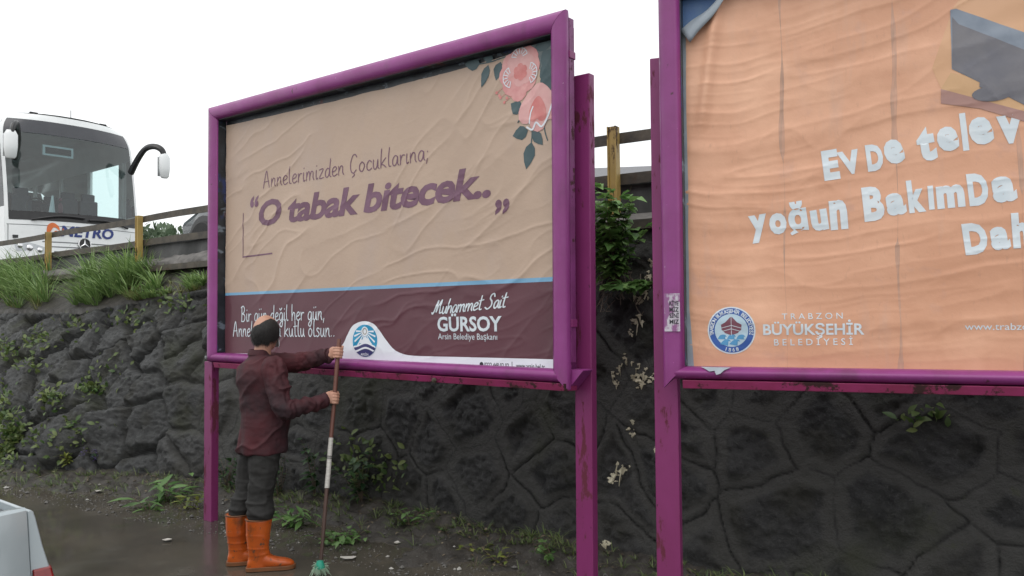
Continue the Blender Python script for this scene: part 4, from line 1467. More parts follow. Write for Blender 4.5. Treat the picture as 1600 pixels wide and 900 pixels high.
# hair: a ring round the bald crown
hb = MB()
na, nz_ = 56, 22
ring_o, ring_i = [], []
V, Fs = [], []
for layer_ in (1.065, .97):
    for i in range(nz_):
        for j in range(na):
            az = math.radians(62) + math.radians(236) * j / (na - 1)
            side = abs(az - PI)
            top = math.radians(27) + .42 * math.sin(az) + .10 * side - .45 * max(0, side - 1.4) + .10 * (fbm(np.array([az * 4.0]), np.array([0.]), 7)[0])
            bot = math.radians(-46) + .42 * max(0, side - .9) + .08 * math.sin(az * 7)
            el = bot + (top - bot) * i / (nz_ - 1)
            fade = min(1, (nz_ - 1 - i) / 9, (i + 1) / 3, min(j, na - 1 - j) / 4 + .2)
            k = layer_ if layer_ < 1 else 1 + (.105 + .045 * float(fbm(np.array([az * 9]), np.array([el * 6]), 8)[0])) * (.10 + .90 * fade)
            V.append(hp(-.002 + .106 * k * math.cos(el) * math.cos(az), .087 * k * math.cos(el) * math.sin(az), .012 + .114 * k * math.sin(el)) - MO)
b2_ = nz_ * na
for i in range(nz_ - 1):
    for j in range(na - 1):
        a = i * na + j
        Fs += [(a, a + 1, a + na + 1, a + na), (b2_ + a + na, b2_ + a + na + 1, b2_ + a + 1, b2_ + a)]
for j in range(na - 1):
    a, c_ = j, (nz_ - 1) * na + j
    Fs += [(a + 1, a, b2_ + a, b2_ + a + 1), (c_, c_ + 1, b2_ + c_ + 1, b2_ + c_)]
for i in range(nz_ - 1):
    a, c_ = i * na, i * na + na - 1
    Fs += [(a, a + na, b2_ + a + na, b2_ + a), (c_ + na, c_, b2_ + c_, b2_ + c_ + na)]
hb.add(V, Fs)
for k in range(2600):                       # short strands that break the outline
    a_ = random.randrange(nz_ * na)
    p0 = Vector(V[a_])
    c0 = HC - MO
    d0 = (p0 - c0).normalized()
    dn_ = (Vector((0, 0, -1)) + d0 * random.uniform(.05, .6) + Vector((random.uniform(-.4, .4), random.uniform(-.4, .4), 0))).normalized()
    s0 = d0.cross(dn_).normalized() * .0016
    l0 = random.uniform(.010, .024)
    hb.add([p0 - d0 * .004 + s0, p0 - d0 * .004 - s0, p0 + dn_ * l0 + d0 * .003], [(0, 1, 2)])
hb.build('hair', M['hair'], man, True, angle=70)
# face mask with its ear loops
V, Fs = [], []
for i in range(7):
    for j in range(13):
        az = math.radians(-68 + 136 * j / 12)
        z = -.098 + .078 * i / 6 * (1 - .35 * abs(j - 6) / 6)
        k = 1.06
        V.append(hp(.012 + .090 * k * math.cos(az) * (1 + .16 * math.sin(PI * i / 6)), .074 * k * math.sin(az), z) - MO)
for i in range(6):
    for j in range(12): Fs.append((i * 13 + j, i * 13 + j + 1, (i + 1) * 13 + j + 1, (i + 1) * 13 + j))
mk = MB().add(V, Fs)
for sg in (-1, 1):
    mk.tube([hp(.045, sg * .072, -.045) - MO, hp(.01, sg * .088, -.012) - MO, hp(-.012, sg * .094, .018) - MO], .0022, 6)
o = mk.build('face_mask', M['mask'], man, True)
o.modifiers.new('solid', 'SOLIDIFY').thickness = .0025

# shirt
sh_ = MB()
ring_loft(sh_, [(.785, .012, 0, .163, .200), (.80, .012, 0, .165, .202), (.92, .022, 0, .166, .198), (1.08, .034, 0, .170, .194), (1.20, .016, 0, .158, .197), (1.30, -.008, 0, .146, .206), (1.37, -.014, 0, .126, .200), (1.42, -.014, 0, .095, .150), (1.46, -.010, 0, .074, .084), (1.468, -.008, 0, .070, .074)], 28)
for sh, el, wr in ((SH_R, EL_R, WR_R), (SH_L, EL_L, WR_L)):
    d = (wr - el).normalized()
    limb(sh_, [sh, el, wr - d * .005], [.088, .071, .047])
ring_loft(sh_, [(1.43, -.012, 0, .076, .084), (1.475, -.016, 0, .070, .074), (1.492, -.020, 0, .066, .068)], 24)


def shirt_wr(co):
    a = np.arctan2(co[:, 1], co[:, 0])
    w = fbm(co[:, 0] * 7 + co[:, 1] * 3, co[:, 2] * 11, 201) * .020 + (1 - np.abs(2 * noise(co[:, 0] * 5 + co[:, 1] * 5 + co[:, 2] * 3, co[:, 2] * 9 - co[:, 0] * 7, 202) - 1)) ** 4 * .014
    w = w + np.sin(a * 7 + co[:, 2] * 4) * .006 * sstep(1.0, .84, co[:, 2])
    arm = (np.hypot(co[:, 0], co[:, 1]) > .24)
    w = w + np.where(arm, np.sin((co[:, 0] + co[:, 1]) * 75 + fbm(co[:, 0] * 8, co[:, 2] * 8, 203) * 14) * .0045, 0)
    return w - .003


remesh(sh_, 'shirt', .0075, M['shirt'], man, MO, 4, shirt_wr)
# collar fold
cr_ = []
for z, rf, rr, f in ((1.468, .0785, .083, -.016), (1.502, .070, .073, -.018), (1.506, .066, .069, -.018), (1.47, .062, .065, -.018)):
    cr_.append([fr(f + rf * math.cos(2 * PI * k / 28), rr * math.sin(2 * PI * k / 28), z - .022 * max(0, math.cos(2 * PI * k / 28))) - MO for k in range(28)])
MB().loft(cr_, False).build('collar', M['shirt'], man, True)
for sg, wr, dd in ((1, WR_R, dr), (-1, WR_L, dl_)):
    MB().tube([wr - dd * .045 - MO, wr - dd * .03 - MO, wr + dd * .004 - MO, wr + dd * .006 - MO, wr - dd * .03 - MO], [.0485, .0515, .0505, .044, .038], 18).build('cuff', M['shirt'], man, True)
# trousers
tr_ = MB()
ring_loft(tr_, [(.76, -.005, 0, .10, .155), (.84, -.008, 0, .132, .168), (.95, 0, 0, .125, .160), (1.0, 0, 0, .115, .15)], 24)
BT_R, BT_L = foot_r + Vector((.005, 0, .255)), foot_l + Vector((.005, 0, .265))
for hip, kn, bt in ((HIP_R, KN_R, BT_R), (HIP_L, KN_L, BT_L)):
    limb(tr_, [hip + Vector((0, 0, -.03)), kn + (hip - kn) * .45, kn, bt + Vector((0, 0, .045)), bt], [.104, .102, .090, .082, .064])
remesh(tr_, 'trousers', .0085, M['trousers'], man, MO, 4, lambda co: fbm(co[:, 0] * 9, co[:, 2] * 13, 211) * .022 + (1 - np.abs(2 * noise(co[:, 0] * 6 + co[:, 1] * 6, co[:, 2] * 16, 212) - 1)) ** 4 * .016 * sstep(.72, .35, co[:, 2]) + (1 - np.abs(2 * noise(co[:, 1] * 5, co[:, 2] * 9 + co[:, 0] * 5, 213) - 1)) ** 5 * .010 - .005)


# boots
def boot(ft, lean):
    b = MB()
    c = Vector((ft.x, ft.y, 0))
    sd_ = Vector((-FD.y, FD.x, 0))

    def rg(z, cf, rf, rs, lean_=0, n=20): return [c + FD * (cf + rf * math.cos(2 * PI * k / n)) + sd_ * rs * math.sin(2 * PI * k / n) + Vector((lean_, 0, z)) for k in range(n)]
    b.loft([rg(.355, -.005, .086, .076, lean), rg(.345, -.005, .089, .079, lean), rg(.24, -.01, .080, .070, lean * .6), rg(.15, -.008, .070, .058, lean * .3), rg(.10, .0, .072, .050), rg(.05, -.005, .076, .046), rg(.022, -.005, .078, .046)])
    # foot
    rings = []
    for f, hw, zt in ((-.075, .030, .07), (-.04, .043, .11), (.02, .045, .125), (.08, .047, .095), (.13, .052, .078), (.18, .052, .070), (.215, .040, .056), (.232, .022, .042)):
        ring = []
        for k in range(16):
            a = 2 * PI * k / 16
            y, z = math.cos(a), math.sin(a)
            y = math.copysign(abs(y) ** .7, y); z = math.copysign(abs(z) ** .75, z)
            ring.append(c + FD * f + sd_ * hw * y + Vector((0, 0, .02 + (zt - .02) * (.5 + .5 * z))))
        rings.append(ring)
    b.loft(rings)
    o = remesh(b, 'boot', .006, M['boot'], man, MO, 5, lambda co: (1 - np.abs(2 * noise(co[:, 0] * 5, co[:, 2] * 22, 221) - 1)) ** 4 * .004 * sstep(.30, .2, co[:, 2]) * sstep(.08, .13, co[:, 2]))
    s_ = MB()
    out = [(-.088, .022), (-.078, .040), (-.04, .049), (.02, .048), (.08, .051), (.14, .057), (.19, .055), (.225, .038), (.242, .015)]
    loop = [(f, w_) for f, w_ in out] + [(f, -w_) for f, w_ in out[::-1]]
    s_.loft([[c + FD * f + sd_ * w_ + Vector((0, 0, z)) - MO for f, w_ in loop] for z in (.002, .030)])
    s_.build('sole', M['sole'], o, bevel=.004)
    rim = MB()
    rim.tube([c + FD * (-.005 + .088 * math.cos(2 * PI * k / 24)) + sd_ * .078 * math.sin(2 * PI * k / 24) + Vector((lean, 0, .352)) - MO for k in range(25)], .0055, 8)
    rim.build('rim', M['sole'], o, True)


boot(foot_r, .005)
boot(foot_l, .0)

# the pole: brush handle with taped middle, bristles at its foot
pl = empty('brush_pole', tuple(POLE0), 0, 'long brown brush pole with a white taped middle, held upright by the man', 'pole')
pd = POLE1 - POLE0


def seg(a, b, r0, r1, m_, name, n=14):
    MB().tube([pd * a, pd * (a * .67 + b * .33) + Vector((.001, 0, 0)), pd * (a * .33 + b * .67), pd * b], [r0, r0, r1, r1], n).build(name, m_, pl, True, angle=50)


seg(.015, .345, .0125, .0135, M['pole_dark'], 'lower_shaft')
seg(.345, .56, .0165, .0165, M['pole_tape'], 'taped_grip')
seg(.56, 1.0, .0145, .0155, M['pole_wood'], 'upper_shaft')
mb = MB()
for k in (.47, .478): mb.tube([pd * k, pd * (k + .004)], .0175, 14)
mb.build('tape_band', M['black'], pl)
mb = MB()
mb.lathe([(.001, .075), (.02, .07), (.03, .045), (.034, .03), (.034, .022), (.001, .02)], (0, 0, 0), 'Z', 16)
mb.build('brush_head', M['green_plastic'], pl, True)
mb = MB()
for k in range(170):
    a = random.uniform(0, 2 * PI); r0 = random.uniform(0, .03); r1 = r0 + random.uniform(.01, .055)
    z0, z1 = .03, random.uniform(-.026, .012) + (.05 if random.random() < .25 else 0)
    mb.tube([(r0 * math.cos(a), r0 * math.sin(a), z0), (r1 * .7 * math.cos(a), r1 * .7 * math.sin(a), (z0 + z1) / 2 + .01), (r1 * math.cos(a + .1), r1 * math.sin(a + .1), z1)], .0012, 3)
mb.build('bristles', M['bristle'], pl)

# ------------------------------------------------------------------ coach on the upper road
BW = 1.37
bus_c = Vector((-10.15, 16.0, ROAD2)) + Vector((.6264, .7795, 0)) * (BW + .17)
bus = empty('coach', tuple(bus_c), math.atan2(.7795, .6264), 'white touring coach with a large dark windscreen behind the guard rail', 'bus')


def hw(z):                                 # half width of the front outline at height z
    if z > 2.95:
        q = min(1, (z - 2.95) / .48)
        return BW - .42 * (1 - math.sqrt(max(0, 1 - q * q)))
    return BW - .02 * max(0, (.7 - z))


def yf(u, z):                              # front surface: bulged in plan, raked above the bumper
    q = max(0, z - 1.15)
    return .30 * abs(u) ** 2.4 + .095 * q + .055 * q * q - .06 * max(0, min(1, (.9 - z) / .5))


def front_patch(z0, z1, u0, u1, nzz=10, nuu=20, off=0, wfun=None):
    V, Fs = [], []
    for i in range(nzz + 1):
        z = z0 + (z1 - z0) * i / nzz
        for j in range(nuu + 1):
            u = u0 + (u1 - u0) * j / nuu
            V.append((u * (hw(z) if wfun is None else wfun(z)), yf(u, z) - off, z))
    for i in range(nzz):
        for j in range(nuu):
            a = i * (nuu + 1) + j
            Fs.append((a, a + 1, a + nuu + 2, a + nuu + 1))
    return V, Fs


TOPZ, BL = 3.40, 12.0
mb = MB()
mb.add(*front_patch(.30, 1.34, -1, 1, 10, 24))
mb.add(*front_patch(3.26, TOPZ, -1, 1, 4, 24))
for sg in (-1, 1):
    mb.add(*front_patch(1.34, 3.26, sg * .955, sg * 1.0, 14, 2))
    ring = []
    zs = [.30, .8, 1.34, 1.55]
    V = []
    for z in zs: V += [(sg * hw(z), yf(1, z), z), (sg * BW, 1.2, z), (sg * BW, BL, z)]
    mb.add(V, [(3 * i + j, 3 * i + j + 1, 3 * i + j + 4, 3 * i + j + 3) for i in range(3) for j in range(2)])
    zs = [2.75, 2.95, 3.1, 3.2, 3.3, 3.37, TOPZ]
    V = []
    for z in zs: V += [(sg * hw(z), yf(1, z), z), (sg * hw(z), 1.2, z), (sg * hw(z), BL, z)]
    mb.add(V, [(3 * i + j, 3 * i + j + 1, 3 * i + j + 4, 3 * i + j + 3) for i in range(6) for j in range(2)])
    for y in (1.05, 2.7, 4.35, 6.0, 7.65, 9.3, 10.95, 11.9): mb.box((sg * (BW - .03), y, 2.15), (.06, .16, 1.22))
w_ = hw(TOPZ)
V = [(x * w_ / 4, yf(x / 4, TOPZ) + .0, TOPZ + .03 * (1 - (x / 4) ** 2)) for x in range(-4, 5)] + [(x * w_ / 4, 1.5, TOPZ + .05 * (1 - (x / 4) ** 2)) for x in range(-4, 5)] + [(x * w_ / 4, BL, TOPZ + .05 * (1 - (x / 4) ** 2)) for x in range(-4, 5)]
mb.add(V, [(i * 9 + j, i * 9 + j + 1, i * 9 + j + 10, i * 9 + j + 9) for i in range(2) for j in range(8)])
mb.add([(-BW, BL, .3), (BW, BL, .3), (BW, BL, 1.6), (-BW, BL, 1.6)], [(0, 1, 2, 3)])
mb.add([(-BW, BL, 2.6), (BW, BL, 2.6), (w_, BL, TOPZ), (-w_, BL, TOPZ)], [(0, 1, 2, 3)])
mb.build('body', M['white'], bus, True, angle=30)
o = MB().add(*front_patch(1.345, 3.255, -.955, .955, 24, 30, -.004)).build('windscreen', M['glass_front'], bus, True)
MB().add(*front_patch(3.00, 3.27, -.955, .955, 5, 30, .006)).build('sun_band', mat('blue_black_band', (.02, .022, .03), .25, (.03, .032, .04), 3, coat=.5), bus, True)
MB().add(*front_patch(1.30, 1.47, -.955, .955, 3, 30, .008)).build('lower_band', M['black'], bus, True)
for sg in (-1, 1):
    for y0, y1 in zip((1.13, 2.78, 4.43, 6.08, 7.73, 9.38), (2.62, 4.27, 5.92, 7.57, 9.22, 10.87)):
        MB().add([(sg * (BW - .035), y0, 1.55), (sg * (BW - .035), y1, 1.55), (sg * (BW - .035), y1, 2.75), (sg * (BW - .035), y0, 2.75)], [(0, 1, 2, 3)]).build('side_window', M['glass_side'], bus)
    MB().add(*[[(sg * BW * .995, yf(1, 1.55) + .02, 1.55), (sg * BW * .995, .97, 1.55), (sg * BW * .995, .97, 2.75), (sg * BW * .995, yf(1, 2.75) + .02, 2.75)], [(0, 1, 2, 3)]]).build('cab_window', M['glass_side'], bus)
mb = MB().box((0, 6, .95), (2.5, 11.6, .06)).box((0, 11.6, 2.0), (2.4, .06, 1.0))
mb.build('interior', M['interior'], bus)
mb = MB()
mb.loft([[Vector((x, y, z)) for y, z in ((yf(x / BW, 1.3) + .06, 1.0), (yf(x / BW, 1.4) + .06, 1.44), (.55 + yf(x / BW, 1.4), 1.52), (.95, 1.40), (.95, 1.0))] for x in np.linspace(-1.2, 1.2, 13)])
mb.build('dashboard', mat('grey_dashboard', (.075, .09, .085), .6, (.06, .07, .07), 4), bus, True)
MB().lathe([(.001, 0), (.02, 0), (.02, .02), (.001, .02)], (-.55, .85, 1.60), 'Z', 10).tube([(-.55 + .22 * math.cos(2 * PI * k / 20), .85 + .06 * math.sin(2 * PI * k / 20), 1.62 + .2 * math.sin(2 * PI * k / 20)) for k in range(21)], .016, 8).build('steering_wheel', M['black'], bus, True)
for y in (1.75, 2.7, 3.6, 4.5, 5.4, 6.3):
    for x in (-.95, -.5, .5, .95):
        mb = MB()
        mb.box((x, y + .16, 1.62), (.42, .14, .72)).box((x, y, 1.28), (.42, .5, .14)).box((x, y + .17, 2.04), (.30, .12, .18)).box((x, y + .1, 1.16), (.2, .3, .4))
        mb.build('seat', M['seat'], bus, bevel=.03)
mb = MB().box((-.28, .52, 2.72), (.62, .03, .20)).box((-.28, .50, 2.72), (.52, .02, .12), mi=1)
mb.build('sign_board', [M['ink_white'], M['interior']], bus)
mb = MB().sphere((-.18, .62, 1.62), (.05, .05, .12), 10, 8).sphere((-.18, .62, 1.80), .035, 10, 8)
mb.build('ornament', M['boat_red'], bus, True)
MB().loft([[Vector((-.36 + .07 * math.cos(a), .6 + .05 * math.sin(a), 1.5)) for a in np.linspace(0, 2 * PI, 9)[:-1]], [Vector((-.35 + .02 * math.cos(a), .6 + .02 * math.sin(a), 1.86)) for a in np.linspace(0, 2 * PI, 9)[:-1]]]).build('ornament', M['offwhite'], bus, True)
# mirrors on drooping arms
for sg in (-1, 1):
    mb = MB()
    pts = smooth_pts = [Vector(p) for p in ((sg * 1.20, .30, 2.46), (sg * 1.24, .06, 2.72), (sg * 1.32, -.14, 2.92), (sg * 1.42, -.36, 2.95), (sg * 1.52, -.50, 2.86), (sg * 1.56, -.53, 2.66))]
    P = [Vector(p) for p in smooth_path([tuple(p) for p in pts], 5)]
    mb.tube(P, [.10 - .035 * i / len(P) for i in range(len(P))], 10, sq=.7)
    mb.build('mirror_arm', M['black'], bus, True)
    mb = MB()
    mb.loft([[Vector((sg * 1.56 + w2 * math.cos(a), -.52 + d2 * math.sin(a), z)) for a in np.linspace(0, 2 * PI, 17)[:-1]] for z, w2, d2 in ((2.30, .07, .05), (2.34, .10, .08), (2.5, .125, .09), (2.72, .125, .09), (2.80, .08, .05))])
    o = mb.build('mirror', M['white'], bus, True, angle=50)
    MB().box((sg * 1.56, -.425, 2.54), (.22, .01, .40)).build('mirror_glass', M['chrome'], o)
# wipers
for x0, x1, y_ in ((-.95, .05, 1.40), (1.05, .15, 1.37)):
    P = [Vector((x0 + (x1 - x0) * t_, yf((x0 + (x1 - x0) * t_) / BW, y_) - .05, y_ - .10 + .09 * t_ + .05 * math.sin(t_ * PI))) for t_ in np.linspace(0, 1, 9)]
    MB().tube(P, .022, 6).build('wiper', M['black'], bus, True)


def on_front(V, off):
    return [(x, yf(x / BW, z) - off - l * .001, z) for x, z, l in V]


# panel lines, grille slats
mb = MB()
for z, u0, u1, hh in ((1.20, -.98, .98, .012), (.86, -.55, .6, .022), (.76, -.45, .5, .022), (.66, -.4, .45, .02)):
    mb.add(*front_patch(z - hh / 2, z + hh / 2, u0, u1, 1, 20, .004))
for u in (-.965, .965): mb.add(*front_patch(.85, 1.2, u - .004, u + .004, 4, 1, .004))
mb.build('panel_gap', mat('panel_gap_grey', (.16, .17, .18), .6), bus)
V, Fs = fit(font_text('METRO', .035, .15), -.42, 1.0, .70, 1.0, .21, 0, .70)
link('lettering', np_mesh('l', on_front(V, .010), Fs), mat('deep_blue_paint', (.012, .035, .20), .3), bus, False)
M['sw_or'] = mat('orange_paint', (.75, .17, .03), .3)
sw = [poly([(x + .10, z + .10) for x, z in smooth_path([(-.78, .93), (-.76, 1.10), (-.66, 1.165), (-.56, 1.10), (-.54, 1.0), (-.60, 1.06), (-.66, 1.06), (-.70, .98)], 5)]), poly([(x + .10, z + .10) for x, z in smooth_path([(-.68, .90), (-.62, 1.0), (-.52, .98), (-.47, 1.06), (-.46, .95), (-.55, .88)], 5)], 1)]
V, Fs = merge(*sw)
link('logo', np_mesh('l', on_front(V, .010), Fs), M['sw_or'], bus, False)
# three-pointed star in a ring
sc_x, sc_z, sr = .05, .84, .13
V, Fs = poly(ellipse(sc_x, sc_z, sr, sr, 28))
em = link('emblem', np_mesh('e', on_front(V, .012), Fs), M['black'], bus, False)
mb = MB()
mb.tube([(x, yf(x / BW, z) - .03, z) for x, z in ellipse(sc_x, sc_z, sr * .95, sr * .95, 28)] + [(sc_x + sr * .95, yf(.1, sc_z) - .03, sc_z)], .012, 6)
for k in range(3):
    a = PI / 2 + 2 * PI * k / 3
    c0 = Vector((sc_x, yf(.02, sc_z) - .035, sc_z)); d = Vector((math.cos(a), 0, math.sin(a))); pr = Vector((-d.z, 0, d.x))
    mb.add([c0 + pr * .022, c0 - pr * .022, c0 + d * sr * .92, c0 + Vector((0, -.015, 0))], [(0, 2, 3), (1, 3, 2), (0, 1, 2)])
mb.build('star', M['chrome'], em)
for sg in (-1, 1):
    P = [(sg * x, z) for x, z in ((.62, .60), (1.20, .66), (1.24, .86), (1.0, .84), (.70, .74))]
    V, Fs = poly(P)
    hl = link('headlight', np_mesh('h', on_front(V, .014), Fs), M['headlamp'], bus, False)
    for x, z, r in ((.80, .68, .055), (.97, .72, .065), (1.13, .76, .055)): MB().sphere((sg * x, yf(x / BW, z) - .012, z), (r, .02, r), 12, 8).build('lamp', M['chrome'], hl, True)
MB().add(*front_patch(.28, .50, -1.0, 1.0, 3, 24, .03)).build('bumper', M['white'], bus, True)
MB().box((0, 1.1, TOPZ + .04), (.5, .2, .05)).tube([(.18, 1.0, TOPZ), (.20, 1.05, TOPZ + .30)], .008, 6).build('antenna', M['black'], bus)
for sg in (-1, 1): MB().box((sg * .72, .65, TOPZ + .03), (.16, .06, .03)).build('marker_light', M['black'], bus, bevel=.01)


def wheel(parent, c, r, w_, name='wheel'):
    wh = MB().lathe([(r * .62, -w_ / 2), (r * .92, -w_ / 2), (r, -w_ * .36), (r, w_ * .36), (r * .92, w_ / 2), (r * .62, w_ / 2)], c, 'X', 28).build(name, M['rubber'], parent, True)
    rim = MB().lathe([(.001, -w_ * .42), (r * .18, -w_ * .42), (r * .2, -w_ * .34), (r * .5, -w_ * .30), (r * .60, -w_ * .44), (r * .64, -w_ * .44), (r * .64, w_ * .44), (r * .60, w_ * .44), (r * .5, w_ * .30), (r * .2, w_ * .34), (r * .18, w_ * .42), (.001, w_ * .42)], c, 'X', 24)
    for k in range(5):
        a = 2 * PI * k / 5
        for sg in (-1, 1): rim.bar(Vector(c) + Vector((sg * w_ * .40, 0, 0)), Vector(c) + Vector((sg * w_ * .42, r * .58 * math.cos(a), r * .58 * math.sin(a))), r * .16, w_ * .06, (1, 0, 0))
    rim.build('rim', M['steel'], wh, True)


for sg in (-1, 1):
    for y in (2.2, 8.6): wheel(bus, (sg * 1.16, y, .50), .50, .28)

done_ = set()
for o in list(bus.children) + [g for c_ in bus.children for g in c_.children]:      # tall touring body: everything above the sill is stretched
    if o.type == 'MESH' and o.data.name not in done_:
        done_.add(o.data.name)
        for v in o.data.vertices:
            if v.co.z > 1.35: v.co.z = 1.35 + (v.co.z - 1.35) * 1.105

# ------------------------------------------------------------------ cars
def car_loft(st, n=9):
    """st: (y, zlow, zbelt, half width at belt, half width low) -> closed rounded body"""
    rings = []
    for y, z0, z1, w1, w0 in st:
        half = [(w0 * .85, z0), (w0, z0 + .06), (w0 + (w1 - w0) * .3 + .02, z0 + (z1 - z0) * .45), (w1, z1 - .10), (w1 - .03, z1 - .03), (w1 - .10, z1)]
        rings.append([Vector((x, y, z)) for x, z in half] + [Vector((-x, y, z)) for x, z in half[::-1]])
    return rings


# dark car beyond the parapet: its nose looks left past the billboard frame
cc = at(412, 363, 12.4); cc.z = ROAD2
car = empty('parked_car', tuple(cc), math.atan2(.7795, .6264) + PI, 'dark teal car half hidden behind the left edge of the beige billboard', 'car')
mb = MB().loft(car_loft([(-1.0, .34, .55, .72, .66), (-.92, .26, .72, .82, .76), (-.3, .22, .90, .86, .84), (.5, .22, .98, .88, .86), (1.6, .22, 1.0, .89, .87), (2.6, .24, 1.02, .88, .86), (3.1, .28, 1.0, .84, .80), (3.2, .36, .80, .78, .70)]))
mb.build('body', M['teal'], car, True, angle=45)
mb = MB()
gh = [(.35, .90, .80), (1.15, 1.46, .62), (2.2, 1.50, .62), (3.0, 1.0, .76)]
V = []
for y, z, w_ in gh: V += [(-w_, y, z), (w_, y, z)]
V += [(-.80, .6, .97), (.80, .6, .97), (-.80, 2.9, .99), (.80, 2.9, .99)]
mb.add([(-.80, .38, .93), (.80, .38, .93), (.62, 1.15, 1.46), (-.62, 1.15, 1.46), (.62, 2.2, 1.50), (-.62, 2.2, 1.50), (.78, 3.0, 1.0), (-.78, 3.0, 1.0)], [(0, 1, 2, 3), (3, 2, 4, 5), (5, 4, 6, 7), (1, 6, 4, 2), (0, 3, 5, 7), (0, 7, 6, 1)])
mb.build('cabin_glass', M['glass_dark'], car)
MB().box((0, 1.68, 1.49), (1.28, 1.15, .05)).build('roof', M['teal'], car, bevel=.02)
for sg in (-1, 1):
    for y in (-.25, 2.35):
        MB().lathe([(.36, 0), (.40, .0), (.40, .03), (.36, .03)], (sg * .855 - .015, y, .34), 'X', 24).build('arch_trim', M['black'], car, True)
        wheel(car, (sg * .80, y, .33), .33, .21)
    MB().sphere((sg * .62, -.86, .66), (.16, .08, .09), 12, 8).build('headlight', M['headlamp'], car, True)

# silver pickup: only its right rear corner reaches into the picture
pk_c = gnd(48, 797, 1.0)
PH = math.atan2(.6264, -.7795)             # it points away to the left, parallel to the wall
pk = empty('pickup_truck', (0, 0, 0), PH - PI / 2, 'silver pickup truck seen only by its tailgate corner and red tail lamp', 'pickup')
# local: +y forward, x to its right; the rail corner sits at x=.66, y=0, z=1.0
off = Matrix.Rotation(PH - PI / 2, 3, 'Z') @ Vector((.702, .0, 0))
pk.location = (pk_c.x - off.x, pk_c.y - off.y, 0)


def side_prof(y, t_):                      # outer side of the bed at station y
    return [(.64, 1.0), (.685, 1.0), (.705, .985), (.735, .86), (.775, .70), (.79, .52), (.76, .34), (.70, .30)]


for sg in (1, -1):
    mb = MB()
    rings = []
    for y, k in ((.0, .0), (.06, 0), (1.0, .01), (1.8, .012)):
        prof = [(.69, .46), (.69, .992), (.694, .999), (.702, 1.001), (.711, .994), (.718, .97), (.738, .86), (.772, .72), (.785, .56), (.775, .40), (.75, .32), (.72, .32)]
        rings.append([Vector((sg * (x + (k if x > .65 else 0)), y - (1.0 - z) * .16 * (y < .5) + .0, z)) for x, z in prof])
    mb.loft(rings)
    mb.build('bed_side', M['silver'], pk, True, bevel=.012, seg=3, angle=60)
    mb = MB()
    mb.loft([[Vector((sg * x, y - (1.0 - z) * .16, z)) for x, y, z in ((.694, -.016, z_), (.70, .12, z_), (.762 + (.78 - z_) * .18, .12, z_), (.768 + (.78 - z_) * .18, .012, z_), (.757 + (.78 - z_) * .18, -.016, z_))] for z_ in (.782, .70, .60, .50)])
    mb.build('tail_lamp', M['red'], pk, True, bevel=.006, angle=30)
mb = MB()
g0 = .678
rows = [(1.012, -.005), (1.016, -.02), (1.006, -.035), (.965, -.045), (.90, -.056), (.75, -.082), (.60, -.10), (.46, -.112)]
V = []
for z, y in rows: V += [(x, y - .03 * (1 - (x / g0) ** 2) ** 1 + .012 * (abs(x) > g0 - .01), z) for x in np.linspace(-g0, g0, 15)]
nb_ = len(V)
V += [(x, .045 - .03 * (1 - (x / g0) ** 2), z) for z, x in [(1.008, x) for x in np.linspace(-g0, g0, 15)]] + [(x, .045, .46) for x in np.linspace(-g0, g0, 15)]
Fs = [(i * 15 + j, i * 15 + j + 1, (i + 1) * 15 + j + 1, (i + 1) * 15 + j) for i in range(len(rows) - 1) for j in range(14)]
Fs += [(nb_ + j, nb_ + j + 1, j + 1, j) for j in range(14)] + [(nb_ + 15 + j, nb_ + 15 + j + 1, nb_ + j + 1, nb_ + j) for j in range(14)]
Fs += [tuple([i * 15 for i in range(len(rows))] + [nb_ + 15, nb_]), tuple([nb_ + 14, nb_ + 29] + [i * 15 + 14 for i in range(len(rows) - 1, -1, -1)])]
mb.add(V, Fs)
tg = mb.build('tailgate', M['silver'], pk, True, angle=40)
MB().box((0, -.125, .80), (.26, .03, .08)).build('handle', M['black'], tg, bevel=.006)
MB().box((0, .95, .52), (1.36, 1.75, .05)).box((.682, .95, .74), (.012, 1.75, .46)).box((-.682, .95, .74), (.012, 1.75, .46)).build('bed_liner', mat('worn_bed_liner', (.045, .055, .065), .5, (.07, .08, .09), 5), pk)
MB().box((0, -.16, .40), (1.52, .14, .14)).build('rear_bumper', M['black'], pk, bevel=.03)
mb = MB().loft(car_loft([(1.85, .30, 1.0, .80, .78), (2.0, .30, 1.02, .81, .79), (3.2, .28, .98, .82, .80), (4.1, .28, .90, .80, .78), (4.5, .34, .72, .72, .70)]))
mb.build('body', M['silver'], pk, True, angle=45)
mb = MB().add([(-.74, 1.88, 1.0), (.74, 1.88, 1.0), (.60, 2.05, 1.44), (-.60, 2.05, 1.44), (.60, 2.9, 1.45), (-.60, 2.9, 1.45), (.72, 3.6, .97), (-.72, 3.6, .97)], [(0, 1, 2, 3), (3, 2, 4, 5), (5, 4, 6, 7), (1, 6, 4, 2), (0, 3, 5, 7)])
mb.build('cabin_glass', M['glass_dark'], pk)
MB().box((0, 2.47, 1.455), (1.24, .95, .05)).build('roof', M['silver'], pk, bevel=.02)
for sg in (-1, 1):
    for y in (.75, 3.6): wheel(pk, (sg * .70, y, .30), .30, .19)

# ------------------------------------------------------------------ houses and bushes far behind
M['plaster'] = mat('pale_plaster', (.55, .55, .53), .8, (.48, .48, .47), 2)
M['tile'] = mat('grey_roof_tile', (.22, .22, .23), .8, (.16, .16, .17), 8, bump=.5, stretch=(1, 6, 1))
M['pane'] = mat('dark_pane', (.05, .06, .07), .15)


